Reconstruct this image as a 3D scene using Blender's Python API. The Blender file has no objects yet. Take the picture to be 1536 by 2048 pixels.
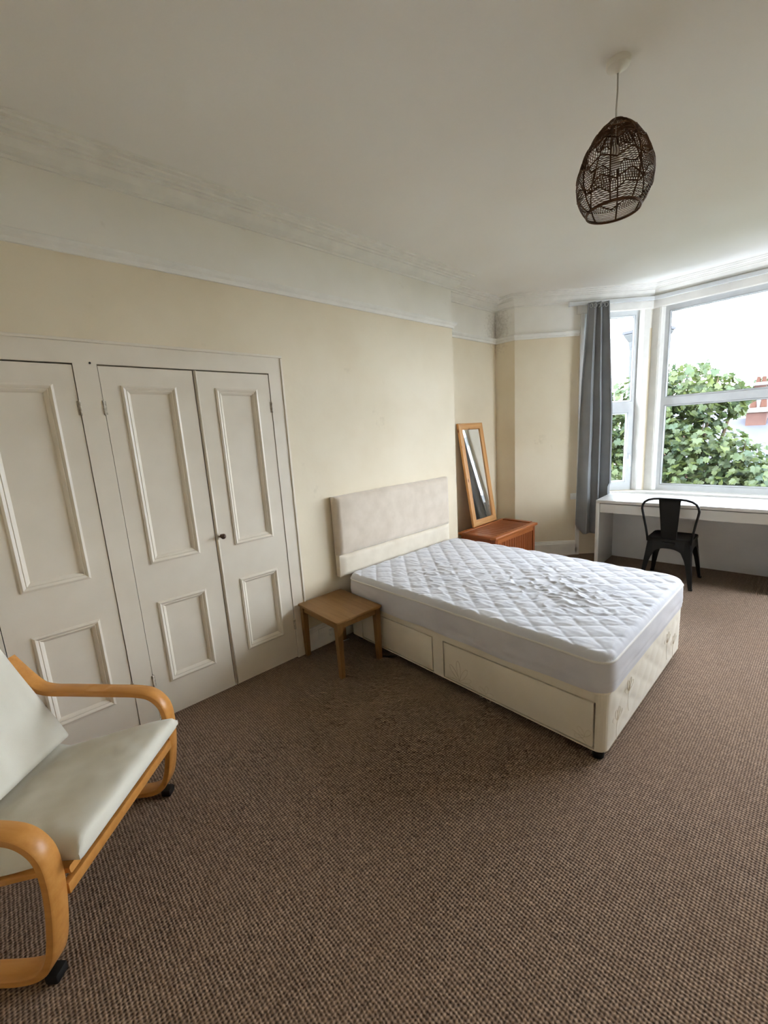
import bpy, bmesh, math, random
from mathutils import Vector, Matrix, noise

random.seed(7)
scene = bpy.context.scene
COL = scene.collection

# ------------------------------------------------------------------ camera
cam_data = bpy.data.cameras.new('camera')
cam_data.sensor_fit = 'VERTICAL'
cam_data.sensor_width = 27.0
cam_data.sensor_height = 36.0
cam_data.lens = 833.786 / 2048 * 36.0
cam_data.clip_start = 0.02
cam_data.clip_end = 500
cam = bpy.data.objects.new('camera', cam_data)
COL.objects.link(cam)


def camera_matrix(yaw, pit, rol):
    f = Vector((math.sin(yaw) * math.cos(pit), math.cos(yaw) * math.cos(pit), -math.sin(pit)))
    r = Vector((math.cos(yaw), -math.sin(yaw), 0))
    d = f.cross(r)
    r2 = r * math.cos(rol) + d * math.sin(rol)
    d2 = -r * math.sin(rol) + d * math.cos(rol)
    m = Matrix.Identity(4)
    for i in range(3):
        m[i][0] = r2[i]
        m[i][1] = -d2[i]
        m[i][2] = -f[i]
    return m


cm = camera_matrix(math.radians(-47.685), math.radians(10.647), math.radians(3.537))
cm.translation = (0, 0, 1.55)
cam.matrix_world = cm
scene.camera = cam

# ------------------------------------------------------------------ view
scene.view_settings.view_transform = 'Standard'
scene.view_settings.look = 'None'
scene.view_settings.gamma = 1.0
scene.view_settings.use_curve_mapping = False
scene.view_settings.exposure = 0.39
scene.cycles.max_bounces = 7
scene.cycles.diffuse_bounces = 6
scene.cycles.use_adaptive_sampling = True
scene.cycles.adaptive_threshold = 0.09
scene.cycles.adaptive_min_samples = 20
scene.cycles.transparent_max_bounces = 16
scene.cycles.use_denoising = True
scene.cycles.sample_clamp_indirect = 20.0
scene.cycles.caustics_reflective = False
scene.cycles.caustics_refractive = False

# ------------------------------------------------------------------ world: overcast sky, brighter overhead
SKY = 17.0
world = bpy.data.worlds.new('overcast_sky')
scene.world = world
world.use_nodes = True
nt = world.node_tree
nt.nodes.clear()
w_out = nt.nodes.new('ShaderNodeOutputWorld')
w_bg = nt.nodes.new('ShaderNodeBackground')
w_tc = nt.nodes.new('ShaderNodeTexCoord')
w_sep = nt.nodes.new('ShaderNodeSeparateXYZ')
nt.links.new(w_tc.outputs['Generated'], w_sep.inputs[0])
w_map = nt.nodes.new('ShaderNodeMapRange')
w_map.inputs['From Min'].default_value = 0.0
w_map.inputs['From Max'].default_value = 1.0
w_map.inputs['To Min'].default_value = 0.92
w_map.inputs['To Max'].default_value = 1.15
nt.links.new(w_sep.outputs['Z'], w_map.inputs['Value'])
w_n = nt.nodes.new('ShaderNodeTexNoise')
w_n.inputs['Scale'].default_value = 2.2
w_n.inputs['Detail'].default_value = 5
w_mp = nt.nodes.new('ShaderNodeMapping')
w_mp.inputs['Scale'].default_value = (1, 1, 3.5)
nt.links.new(w_tc.outputs['Generated'], w_mp.inputs[0])
nt.links.new(w_mp.outputs[0], w_n.inputs['Vector'])
w_r = nt.nodes.new('ShaderNodeMapRange')
w_r.inputs['From Min'].default_value = 0.3
w_r.inputs['From Max'].default_value = 0.7
w_r.inputs['To Min'].default_value = 0.85
w_r.inputs['To Max'].default_value = 1.1
nt.links.new(w_n.outputs['Fac'], w_r.inputs['Value'])
w_mul = nt.nodes.new('ShaderNodeMath')
w_mul.operation = 'MULTIPLY'
nt.links.new(w_map.outputs[0], w_mul.inputs[0])
nt.links.new(w_r.outputs[0], w_mul.inputs[1])
w_mul2 = nt.nodes.new('ShaderNodeMath')
w_mul2.operation = 'MULTIPLY'
w_mul2.inputs[1].default_value = SKY
nt.links.new(w_mul.outputs[0], w_mul2.inputs[0])
w_bg.inputs['Color'].default_value = (0.89, 0.965, 1.09, 1)
nt.links.new(w_mul2.outputs[0], w_bg.inputs['Strength'])
nt.links.new(w_bg.outputs[0], w_out.inputs[0])


# ------------------------------------------------------------------ helpers: materials
def new_mat(name):
    m = bpy.data.materials.new(name)
    m.use_nodes = True
    m.node_tree.nodes.clear()
    out = m.node_tree.nodes.new('ShaderNodeOutputMaterial')
    b = m.node_tree.nodes.new('ShaderNodeBsdfPrincipled')
    m.node_tree.links.new(b.outputs[0], out.inputs[0])
    return m, m.node_tree, b, out


def N(nt, typ, **kw):
    n = nt.nodes.new(typ)
    for k, v in kw.items():
        if k in n.inputs:
            n.inputs[k].default_value = v
        else:
            setattr(n, k, v)
    return n


def srgb(r, g, b):
    def f(c):
        c /= 255.0
        return c / 12.92 if c <= 0.04045 else ((c + 0.055) / 1.055) ** 2.4
    return (f(r), f(g), f(b), 1)


def mixrgb(nt, fac, a, b):
    m = nt.nodes.new('ShaderNodeMix')
    m.data_type = 'RGBA'
    for sock, v in ((m.inputs[0], fac), (m.inputs[6], a), (m.inputs[7], b)):
        if hasattr(v, 'links') or isinstance(v, bpy.types.NodeSocket):
            nt.links.new(v, sock)
        else:
            sock.default_value = v
    return m.outputs[2]


def mathn(nt, op, a, b=None, c=None):
    m = nt.nodes.new('ShaderNodeMath')
    m.operation = op
    for i, v in enumerate((a, b, c)):
        if v is None:
            continue
        if isinstance(v, bpy.types.NodeSocket):
            nt.links.new(v, m.inputs[i])
        else:
            m.inputs[i].default_value = v
    return m.outputs[0]


def maprange(nt, v, a, b, c, d):
    m = nt.nodes.new('ShaderNodeMapRange')
    nt.links.new(v, m.inputs['Value'])
    m.inputs['From Min'].default_value = a
    m.inputs['From Max'].default_value = b
    m.inputs['To Min'].default_value = c
    m.inputs['To Max'].default_value = d
    return m.outputs[0]


def paint(name, col, col2=None, rough=0.6, scale=6.0, bump=0.0, bscale=200, spec=0.3):
    m, nt, b, out = new_mat(name)
    tc = N(nt, 'ShaderNodeTexCoord')
    n = N(nt, 'ShaderNodeTexNoise', Scale=scale, Detail=2.0)
    nt.links.new(tc.outputs['Object'], n.inputs['Vector'])
    fac = maprange(nt, n.outputs['Fac'], 0.35, 0.7, 0, 1)
    c2 = col2 or tuple(x * 0.93 for x in col[:3]) + (1,)
    nt.links.new(mixrgb(nt, fac, col, c2), b.inputs['Base Color'])
    b.inputs['Roughness'].default_value = rough
    b.inputs['Specular IOR Level'].default_value = spec
    if bump:
        n2 = N(nt, 'ShaderNodeTexNoise', Scale=bscale, Detail=1.0)
        nt.links.new(tc.outputs['Object'], n2.inputs['Vector'])
        bp = N(nt, 'ShaderNodeBump', Strength=bump, Distance=0.002)
        nt.links.new(n2.outputs['Fac'], bp.inputs['Height'])
        nt.links.new(bp.outputs[0], b.inputs['Normal'])
    return m


def wood(name, c1, c2, axis=0, scale=8.0, rough=0.45, knots=False, knot_col=None, stretch=14.0):
    m, nt, b, out = new_mat(name)
    tc = N(nt, 'ShaderNodeTexCoord')
    mp = N(nt, 'ShaderNodeMapping')
    sc = [scale * stretch * 0.5] * 3
    sc[axis] = scale * 0.5
    mp.inputs['Scale'].default_value = sc
    nt.links.new(tc.outputs['Object'], mp.inputs[0])
    n = N(nt, 'ShaderNodeTexNoise', Scale=1.0, Detail=5.0, Roughness=0.6)
    nt.links.new(mp.outputs[0], n.inputs['Vector'])
    fac = maprange(nt, n.outputs['Fac'], 0.3, 0.7, 0, 1)
    colr = mixrgb(nt, fac, c1, c2)
    if knots:
        mp2 = N(nt, 'ShaderNodeMapping')
        s2 = [16.0] * 3
        s2[axis] = 7.0
        mp2.inputs['Scale'].default_value = s2
        nt.links.new(tc.outputs['Object'], mp2.inputs[0])
        v = N(nt, 'ShaderNodeTexVoronoi', Scale=1.0)
        nt.links.new(mp2.outputs[0], v.inputs['Vector'])
        kf = maprange(nt, v.outputs['Distance'], 0.08, 0.2, 0.85, 0)
        colr = mixrgb(nt, kf, colr, knot_col)
    nt.links.new(colr, b.inputs['Base Color'])
    b.inputs['Roughness'].default_value = rough
    b.inputs['Specular IOR Level'].default_value = 0.35
    bp = N(nt, 'ShaderNodeBump', Strength=0.12, Distance=0.001)
    nt.links.new(n.outputs['Fac'], bp.inputs['Height'])
    nt.links.new(bp.outputs[0], b.inputs['Normal'])
    return m


def fabric(name, col, col2, scale=900.0, rough=0.95, bump=0.3, sheen=0.2, blot=5.0):
    m, nt, b, out = new_mat(name)
    tc = N(nt, 'ShaderNodeTexCoord')
    n = N(nt, 'ShaderNodeTexNoise', Scale=blot, Detail=3.0)
    nt.links.new(tc.outputs['Object'], n.inputs['Vector'])
    fac = maprange(nt, n.outputs['Fac'], 0.35, 0.7, 0, 1)
    nt.links.new(mixrgb(nt, fac, col, col2), b.inputs['Base Color'])
    b.inputs['Roughness'].default_value = rough
    b.inputs['Specular IOR Level'].default_value = 0.1
    b.inputs['Sheen Weight'].default_value = sheen
    n2 = N(nt, 'ShaderNodeTexNoise', Scale=scale, Detail=2.0)
    nt.links.new(tc.outputs['Object'], n2.inputs['Vector'])
    bp = N(nt, 'ShaderNodeBump', Strength=bump, Distance=0.001)
    nt.links.new(n2.outputs['Fac'], bp.inputs['Height'])
    nt.links.new(bp.outputs[0], b.inputs['Normal'])
    return m


MAT = {}
CREAM = srgb(228, 216, 192)
WHITE = srgb(238, 235, 228)


def wall_paint():
    m, nt, b, out = new_mat('wall_paint_cream_below_white_above')
    tc = N(nt, 'ShaderNodeTexCoord')
    sep = N(nt, 'ShaderNodeSeparateXYZ')
    nt.links.new(tc.outputs['Object'], sep.inputs[0])
    up = mathn(nt, 'GREATER_THAN', sep.outputs['Z'], 2.49)
    n = N(nt, 'ShaderNodeTexNoise', Scale=1.6, Detail=3.0, Roughness=0.65)
    nt.links.new(tc.outputs['Object'], n.inputs['Vector'])
    fac = maprange(nt, n.outputs['Fac'], 0.4, 0.75, 0, 1)
    cream = mixrgb(nt, fac, CREAM, srgb(221, 207, 180))
    white = mixrgb(nt, fac, WHITE, srgb(231, 227, 218))
    c = mixrgb(nt, up, cream, white)
    # scuffs on the paint
    n3 = N(nt, 'ShaderNodeTexNoise', Scale=3.3, Detail=4.0, Roughness=0.75)
    nt.links.new(tc.outputs['Object'], n3.inputs['Vector'])
    sc = maprange(nt, n3.outputs['Fac'], 0.66, 0.8, 0, 0.35)
    c = mixrgb(nt, sc, c, srgb(176, 160, 132))
    # damp mould in the alcove corner, a stain with its own outline
    geo = N(nt, 'ShaderNodeNewGeometry')
    vm = N(nt, 'ShaderNodeVectorMath', operation='SUBTRACT')
    nt.links.new(geo.outputs['Position'], vm.inputs[0])
    vm.inputs[1].default_value = (-2.76, 4.40, 2.62)
    vs = N(nt, 'ShaderNodeVectorMath', operation='MULTIPLY')
    nt.links.new(vm.outputs[0], vs.inputs[0])
    vs.inputs[1].default_value = (4.0, 3.6, 3.0)
    ln = N(nt, 'ShaderNodeVectorMath', operation='LENGTH')
    nt.links.new(vs.outputs[0], ln.inputs[0])
    n4 = N(nt, 'ShaderNodeTexNoise', Scale=38.0, Detail=3.0, Roughness=0.7)
    nt.links.new(tc.outputs['Object'], n4.inputs['Vector'])
    d = mathn(nt, 'ADD', ln.outputs['Value'], mathn(nt, 'MULTIPLY', mathn(nt, 'SUBTRACT', n4.outputs['Fac'], 0.5), 1.6))
    mould = maprange(nt, d, 0.1, 0.8, 0.42, 0.0)
    c = mixrgb(nt, mould, c, srgb(124, 110, 90))
    nt.links.new(c, b.inputs['Base Color'])
    b.inputs['Roughness'].default_value = 0.55
    b.inputs['Specular IOR Level'].default_value = 0.25
    n2 = N(nt, 'ShaderNodeTexNoise', Scale=14.0, Detail=2.0)
    nt.links.new(tc.outputs['Object'], n2.inputs['Vector'])
    bp = N(nt, 'ShaderNodeBump', Strength=0.12, Distance=0.01)
    nt.links.new(n2.outputs['Fac'], bp.inputs['Height'])
    nt.links.new(bp.outputs[0], b.inputs['Normal'])
    return m


def carpet():
    m, nt, b, out = new_mat('brown_loop_carpet')
    tc = N(nt, 'ShaderNodeTexCoord')
    wob = N(nt, 'ShaderNodeTexNoise', Scale=60.0, Detail=1.0)
    nt.links.new(tc.outputs['Object'], wob.inputs['Vector'])
    off = N(nt, 'ShaderNodeVectorMath', operation='SCALE')
    nt.links.new(wob.outputs['Color'], off.inputs[0])
    off.inputs['Scale'].default_value = 0.008
    add = N(nt, 'ShaderNodeVectorMath', operation='ADD')
    nt.links.new(tc.outputs['Object'], add.inputs[0])
    nt.links.new(off.outputs[0], add.inputs[1])
    sep = N(nt, 'ShaderNodeSeparateXYZ')
    nt.links.new(add.outputs[0], sep.inputs[0])
    P = 0.0105
    sx = mathn(nt, 'SINE', mathn(nt, 'MULTIPLY', sep.outputs['X'], 2 * math.pi / P))
    sy = mathn(nt, 'SINE', mathn(nt, 'MULTIPLY', sep.outputs['Y'], 2 * math.pi / (P * 1.12)))
    h = mathn(nt, 'ADD', mathn(nt, 'MULTIPLY', sx, 0.25), mathn(nt, 'ADD', mathn(nt, 'MULTIPLY', sy, 0.25), 0.5))
    # loop to loop yarn colour
    v = N(nt, 'ShaderNodeTexVoronoi', Scale=90.0)
    nt.links.new(tc.outputs['Object'], v.inputs['Vector'])
    sepc = N(nt, 'ShaderNodeSeparateColor')
    nt.links.new(v.outputs['Color'], sepc.inputs[0])
    yarn = mixrgb(nt, sepc.outputs[0], srgb(138, 114, 95), srgb(170, 144, 122))
    c = mixrgb(nt, maprange(nt, h, 0.1, 0.75, 0, 1), srgb(72, 54, 42), yarn)
    big = N(nt, 'ShaderNodeTexNoise', Scale=1.3, Detail=4.0, Roughness=0.65)
    nt.links.new(tc.outputs['Object'], big.inputs['Vector'])
    wear = maprange(nt, big.outputs['Fac'], 0.4, 0.72, 0, 0.35)
    c = mixrgb(nt, wear, c, srgb(124, 98, 76))
    nt.links.new(c, b.inputs['Base Color'])
    b.inputs['Roughness'].default_value = 1.0
    b.inputs['Specular IOR Level'].default_value = 0.05
    b.inputs['Sheen Weight'].default_value = 0.15
    bp = N(nt, 'ShaderNodeBump', Strength=0.7, Distance=0.004)
    nt.links.new(h, bp.inputs['Height'])
    nt.links.new(bp.outputs[0], b.inputs['Normal'])
    return m


def glass_mat(name, refl=0.06, tint=(0.97, 0.99, 0.98, 1)):
    m, nt, b, out = new_mat(name)
    nt.nodes.remove(b)
    t = N(nt, 'ShaderNodeBsdfTransparent')
    t.inputs[0].default_value = tint
    g = N(nt, 'ShaderNodeBsdfGlossy')
    g.inputs['Roughness'].default_value = 0.02
    fr = N(nt, 'ShaderNodeFresnel', IOR=1.45)
    mx = N(nt, 'ShaderNodeMixShader')
    nt.links.new(fr.outputs[0], mx.inputs[0])
    nt.links.new(t.outputs[0], mx.inputs[1])
    nt.links.new(g.outputs[0], mx.inputs[2])
    nt.links.new(mx.outputs[0], out.inputs[0])
    return m


def mirror_mat():
    m, nt, b, out = new_mat('mirror_silver')
    b.inputs['Base Color'].default_value = (0.86, 0.88, 0.88, 1)
    b.inputs['Metallic'].default_value = 1.0
    n = N(nt, 'ShaderNodeTexNoise', Scale=9.0)
    nt.links.new(maprange(nt, n.outputs['Fac'], 0.3, 0.7, 0.01, 0.04), b.inputs['Roughness'])
    return m


def leaf_mat(name, c1, c2, c3):
    m, nt, b, out = new_mat(name)
    nt.nodes.remove(b)
    oi = N(nt, 'ShaderNodeNewGeometry')
    tc = N(nt, 'ShaderNodeTexCoord')
    n = N(nt, 'ShaderNodeTexNoise', Scale=2.2, Detail=3.0)
    nt.links.new(oi.outputs['Position'], n.inputs['Vector'])
    c = mixrgb(nt, maprange(nt, n.outputs['Fac'], 0.35, 0.65, 0, 1), c1, c2)
    c = mixrgb(nt, mathn(nt, 'MULTIPLY', oi.outputs['Random Per Island'], 0.5), c, c3)
    d = N(nt, 'ShaderNodeBsdfDiffuse')
    t = N(nt, 'ShaderNodeBsdfTranslucent')
    g = N(nt, 'ShaderNodeBsdfGlossy')
    g.inputs['Roughness'].default_value = 0.45
    g.inputs['Color'].default_value = (0.35, 0.4, 0.4, 1)
    nt.links.new(c, d.inputs[0])
    nt.links.new(c, t.inputs[0])
    mx = N(nt, 'ShaderNodeMixShader')
    mx.inputs[0].default_value = 0.4
    nt.links.new(d.outputs[0], mx.inputs[1])
    nt.links.new(t.outputs[0], mx.inputs[2])
    mx2 = N(nt, 'ShaderNodeMixShader')
    mx2.inputs[0].default_value = 0.05
    nt.links.new(mx.outputs[0], mx2.inputs[1])
    nt.links.new(g.outputs[0], mx2.inputs[2])
    nt.links.new(mx2.outputs[0], out.inputs[0])
    return m


MAT['wall'] = wall_paint()
MAT['white_trim'] = paint('white_trim_gloss', srgb(237, 235, 229), rough=0.4, scale=9, spec=0.4)
MAT['ceiling'] = paint('ceiling_white_matt', srgb(239, 238, 235), srgb(234, 230, 224), rough=0.85, scale=0.9, bump=0.15, bscale=60, spec=0.15)
MAT['door'] = paint('cupboard_gloss_paint', srgb(228, 219, 203), srgb(222, 212, 195), rough=0.38, scale=5, spec=0.45)
MAT['cupboard_dark'] = paint('bare_cupboard_inside', srgb(90, 78, 64), rough=0.9)
MAT['carpet'] = carpet()
MAT['upvc'] = paint('white_window_plastic', srgb(212, 215, 217), rough=0.28, scale=14, spec=0.5)
MAT['glass'] = glass_mat('window_glass')
MAT['rubber'] = paint('grey_gasket', srgb(70, 74, 76), rough=0.7)
MAT['mirror'] = mirror_mat()
MAT['oak_table'] = wood('light_oak_veneer', srgb(154, 117, 72), srgb(136, 100, 58), axis=0, scale=6)
MAT['oak_table_v'] = wood('light_oak_legs', srgb(148, 110, 66), srgb(130, 94, 54), axis=2, scale=6)
MAT['armwood'] = wood('golden_birch_laminate', srgb(205, 146, 78), srgb(186, 124, 58), axis=1, scale=5, rough=0.35)
MAT['chest_x'] = wood('red_brown_slats_across', srgb(164, 92, 48), srgb(122, 62, 32), axis=0, scale=5, rough=0.4)
MAT['chest_y'] = wood('red_brown_rail_long', srgb(182, 110, 58), srgb(146, 80, 40), axis=1, scale=5, rough=0.4)
MAT['chest_z'] = wood('red_brown_slats_upright', srgb(160, 88, 46), srgb(118, 60, 31), axis=2, scale=5, rough=0.4)
PK = srgb(112, 58, 26)
MAT['pine_z'] = wood('knotty_pine_upright', srgb(222, 172, 112), srgb(200, 142, 84), axis=2, scale=5, rough=0.4, knots=True, knot_col=PK)
MAT['pine_y'] = wood('knotty_pine_across', srgb(220, 170, 110), srgb(198, 140, 82), axis=1, scale=5, rough=0.4, knots=True, knot_col=PK)
MAT['desk'] = paint('white_foil_desk', srgb(220, 221, 220), rough=0.25, scale=4, spec=0.5)
MAT['black_metal'] = paint('black_enamel_steel', srgb(13, 12, 12), srgb(19, 18, 17), rough=0.5, scale=12, spec=0.25)
MAT['black_plastic'] = paint('black_plastic', srgb(20, 19, 18), rough=0.6)
MAT['mattress'] = fabric('white_quilted_cotton', srgb(214, 214, 219), srgb(205, 206, 213), scale=1400, bump=0.15)
MAT['skirt'] = fabric('white_stretch_jersey', srgb(206, 204, 207), srgb(196, 194, 198), scale=1400, bump=0.15)
MAT['piping'] = fabric('ivory_binding', srgb(224, 221, 216), srgb(216, 212, 206), scale=900)
MAT['divan'] = fabric('cream_damask', srgb(222, 213, 195), srgb(213, 203, 183), scale=700, blot=3, sheen=0.3)
MAT['thread'] = paint('beige_embroidery_thread', srgb(212, 200, 178), srgb(206, 192, 168), rough=0.7)
MAT['headboard'] = fabric('oatmeal_velour', srgb(214, 201, 184), srgb(202, 188, 170), scale=500, bump=0.4, blot=9, sheen=0.5)
MAT['headboard_low'] = fabric('cream_velour', srgb(226, 216, 198), srgb(216, 205, 186), scale=500, bump=0.3, blot=9)
MAT['cushion'] = fabric('unbleached_cotton', srgb(218, 213, 198), srgb(206, 200, 184), scale=700, bump=0.35, blot=3)
MAT['curtain'] = fabric('slate_grey_curtain', srgb(142, 144, 146), srgb(130, 132, 135), scale=800, bump=0.3, blot=4)
MAT['steel'] = paint('brushed_eyelet', srgb(190, 190, 188), rough=0.3)
MAT['steel'].node_tree.nodes['Principled BSDF'].inputs['Metallic'].default_value = 0.9
MAT['rattan'] = wood('dark_brown_rattan', srgb(104, 70, 44), srgb(70, 44, 26), axis=2, scale=20, rough=0.6, stretch=2)
MAT['lamp_plastic'] = paint('yellowed_white_plastic', srgb(228, 224, 214), rough=0.4)
MAT['cord'] = paint('grey_white_flex', srgb(196, 190, 182), rough=0.6)
MAT['knob'] = wood('dark_turned_wood', srgb(92, 64, 44), srgb(62, 42, 30), axis=0, scale=30, rough=0.4)
MAT['hinge'] = paint('painted_hinge', srgb(214, 206, 192), srgb(160, 148, 128), rough=0.5, scale=60)
MAT['socket'] = paint('white_moulded_socket', srgb(240, 239, 234), rough=0.3)
MAT['bark'] = wood('tree_bark', srgb(84, 68, 52), srgb(58, 48, 38), axis=2, scale=3, rough=0.9)
MAT['leaf'] = leaf_mat('sycamore_leaf', srgb(56, 68, 38), srgb(40, 56, 38), srgb(86, 90, 38))
MAT['leaf_far'] = leaf_mat('distant_foliage', srgb(80, 98, 62), srgb(66, 84, 58), srgb(96, 108, 66))
MAT['brick'] = paint('red_brick', srgb(72, 50, 43), srgb(62, 42, 37), rough=0.9, scale=3)
MAT['stone'] = paint('pale_stone_dressing', srgb(96, 92, 88), rough=0.9)
MAT['slate'] = paint('blue_grey_slate', srgb(58, 59, 66), srgb(52, 53, 60), rough=0.8, scale=1.2)
MAT['render'] = paint('pale_render', srgb(66, 67, 67), rough=0.9)
MAT['pot'] = paint('terracotta_pot', srgb(72, 46, 36), rough=0.9)
MAT['ground'] = paint('garden_ground', srgb(70, 78, 54), srgb(80, 78, 70), rough=1.0, scale=0.4)


# ------------------------------------------------------------------ helpers: objects and meshes
def tag(o, label=None, cat=None, group=None, kind=None):
    if label:
        o['label'] = label
    if cat:
        o['category'] = cat
    if group:
        o['group'] = group
    if kind:
        o['kind'] = kind
    return o


def empty(name, loc=(0, 0, 0), rz=0.0):
    o = bpy.data.objects.new(name, None)
    o.empty_display_size = 0.1
    COL.objects.link(o)
    o.location = loc
    o.rotation_euler = (0, 0, rz)
    return o


def obj(name, bm, mat, parent=None, smooth=False, angle=None):
    me = bpy.data.meshes.new(name)
    bmesh.ops.recalc_face_normals(bm, faces=bm.faces[:])
    bm.to_mesh(me)
    bm.free()
    me.materials.append(MAT[mat] if isinstance(mat, str) else mat)
    if smooth:
        for p in me.polygons:
            p.use_smooth = True
        if angle is not None:
            me.set_sharp_from_angle(angle=math.radians(angle))
    o = bpy.data.objects.new(name, me)
    COL.objects.link(o)
    if parent:
        o.parent = parent
    return o


def share(name, me, parent, loc=(0, 0, 0), rot=(0, 0, 0), scale=(1, 1, 1)):
    o = bpy.data.objects.new(name, me)
    COL.objects.link(o)
    o.parent = parent
    o.location = loc
    o.rotation_euler = rot
    o.scale = scale
    return o


def box(x0, x1, y0, y1, z0, z1, bevel=0.0, seg=2, bm=None):
    bm = bm or bmesh.new()
    r = bmesh.ops.create_cube(bm, size=1.0)
    vs = r['verts']
    for v in vs:
        v.co = Vector(((x0 + x1) / 2 + v.co.x * (x1 - x0), (y0 + y1) / 2 + v.co.y * (y1 - y0), (z0 + z1) / 2 + v.co.z * (z1 - z0)))
    if bevel:
        es = list({e for v in vs for e in v.link_edges})
        bmesh.ops.bevel(bm, geom=es, offset=bevel, segments=seg, profile=0.5, affect='EDGES')
    return bm


def sweep(profile, path, closed=False, z0=0.0, bm=None, caps=True):
    """profile: closed list of (inward offset, height); path: xy polyline with the room on its right hand."""
    bm = bm or bmesh.new()
    n = len(path)
    P = [Vector((p[0], p[1])) for p in path]
    rings = []
    for i in range(n):
        def nrm(a, b):
            d = (b - a).normalized()
            return Vector((d.y, -d.x))
        if closed:
            n1 = nrm(P[i - 1], P[i])
            n2 = nrm(P[i], P[(i + 1) % n])
        else:
            n1 = nrm(P[i - 1], P[i]) if i > 0 else nrm(P[i], P[i + 1])
            n2 = nrm(P[i], P[i + 1]) if i < n - 1 else n1
        mdir = (n1 + n2) / (1 + n1.dot(n2))
        rings.append([bm.verts.new((P[i].x + mdir.x * d, P[i].y + mdir.y * d, z0 + h)) for d, h in profile])
    k = len(profile)
    for i in range(n if closed else n - 1):
        a, b = rings[i], rings[(i + 1) % n]
        for j in range(k):
            bm.faces.new((a[j], a[(j + 1) % k], b[(j + 1) % k], b[j]))
    if caps and not closed:
        bm.faces.new(rings[0])
        bm.faces.new(list(reversed(rings[-1])))
    return bm


def tube(pts, r, seg=8, closed=False, bm=None, flat=None):
    """round tube along 3-D points; r may be a list"""
    bm = bm or bmesh.new()
    pts = [Vector(p) for p in pts]
    n = len(pts)
    rings = []
    up = None
    for i in range(n):
        if closed:
            d = pts[(i + 1) % n] - pts[i - 1]
        else:
            d = pts[min(i + 1, n - 1)] - pts[max(i - 1, 0)]
        d.normalize()
        if up is None:
            up = Vector((0, 0, 1)) if abs(d.z) < 0.9 else Vector((1, 0, 0))
        s = d.cross(up).normalized()
        up = s.cross(d).normalized()
        rr = r[i] if isinstance(r, (list, tuple)) else r
        rings.append([bm.verts.new(pts[i] + (s * math.cos(2 * math.pi * k / seg) + up * math.sin(2 * math.pi * k / seg)) * rr) for k in range(seg)])
    for i in range(n if closed else n - 1):
        a, b = rings[i], rings[(i + 1) % n]
        for k in range(seg):
            bm.faces.new((a[k], a[(k + 1) % seg], b[(k + 1) % seg], b[k]))
    if not closed:
        bm.faces.new(rings[0])
        bm.faces.new(list(reversed(rings[-1])))
    return bm


def lathe(prof, seg=24, centre=(0, 0, 0), axis='z', bm=None):
    """prof: list of (radius, height)"""
    bm = bm or bmesh.new()
    c = Vector(centre)
    rings = []
    for r, h in prof:
        ring = []
        for k in range(seg):
            a = 2 * math.pi * k / seg
            if axis == 'z':
                p = Vector((r * math.cos(a), r * math.sin(a), h))
            elif axis == 'x':
                p = Vector((h, r * math.cos(a), r * math.sin(a)))
            else:
                p = Vector((r * math.cos(a), h, r * math.sin(a)))
            ring.append(bm.verts.new(c + p))
        rings.append(ring)
    for i in range(len(rings) - 1):
        for k in range(seg):
            bm.faces.new((rings[i][k], rings[i][(k + 1) % seg], rings[i + 1][(k + 1) % seg], rings[i + 1][k]))
    bm.faces.new(rings[0])
    bm.faces.new(list(reversed(rings[-1])))
    return bm


def slab(us, vs, holes, to3d, thick, bm=None):
    """a slab on a (u, v) grid with rectangular holes; to3d(u, v, d) gives a point, d = depth behind the face"""
    bm = bm or bmesh.new()
    us, vs = sorted(set(us)), sorted(set(vs))
    for h in holes:
        us = sorted(set(us + [h[0], h[1]]))
        vs = sorted(set(vs + [h[2], h[3]]))
    nu, nv = len(us), len(vs)

    def solid(i, j):
        if i < 0 or j < 0 or i >= nu - 1 or j >= nv - 1:
            return False
        cu, cv = (us[i] + us[i + 1]) / 2, (vs[j] + vs[j + 1]) / 2
        return not any(h[0] < cu < h[1] and h[2] < cv < h[3] for h in holes)
    cache = {}

    def V(i, j, s):
        if (i, j, s) not in cache:
            cache[(i, j, s)] = bm.verts.new(to3d(us[i], vs[j], thick if s else 0.0))
        return cache[(i, j, s)]
    for i in range(nu - 1):
        for j in range(nv - 1):
            if not solid(i, j):
                continue
            for s in (0, 1):
                bm.faces.new((V(i, j, s), V(i + 1, j, s), V(i + 1, j + 1, s), V(i, j + 1, s)))
            for (a, b, ni, nj) in (((i, j), (i + 1, j), i, j - 1), ((i + 1, j), (i + 1, j + 1), i + 1, j), ((i + 1, j + 1), (i, j + 1), i, j + 1), ((i, j + 1), (i, j), i - 1, j)):
                if not solid(ni, nj):
                    bm.faces.new((V(*a, 0), V(*b, 0), V(*b, 1), V(*a, 1)))
    return bm


def prism(poly, z0, z1, bm=None):
    bm = bm or bmesh.new()
    a = [bm.verts.new((p[0], p[1], z0)) for p in poly]
    b = [bm.verts.new((p[0], p[1], z1)) for p in poly]
    bm.faces.new(a)
    bm.faces.new(list(reversed(b)))
    for i in range(len(poly)):
        j = (i + 1) % len(poly)
        bm.faces.new((a[i], a[j], b[j], b[i]))
    return bm


def struct(name, bm, mat, label, cat, smooth=False, angle=None):
    o = obj(name, bm, mat, None, smooth, angle)
    return tag(o, label, cat, kind='structure')


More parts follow.
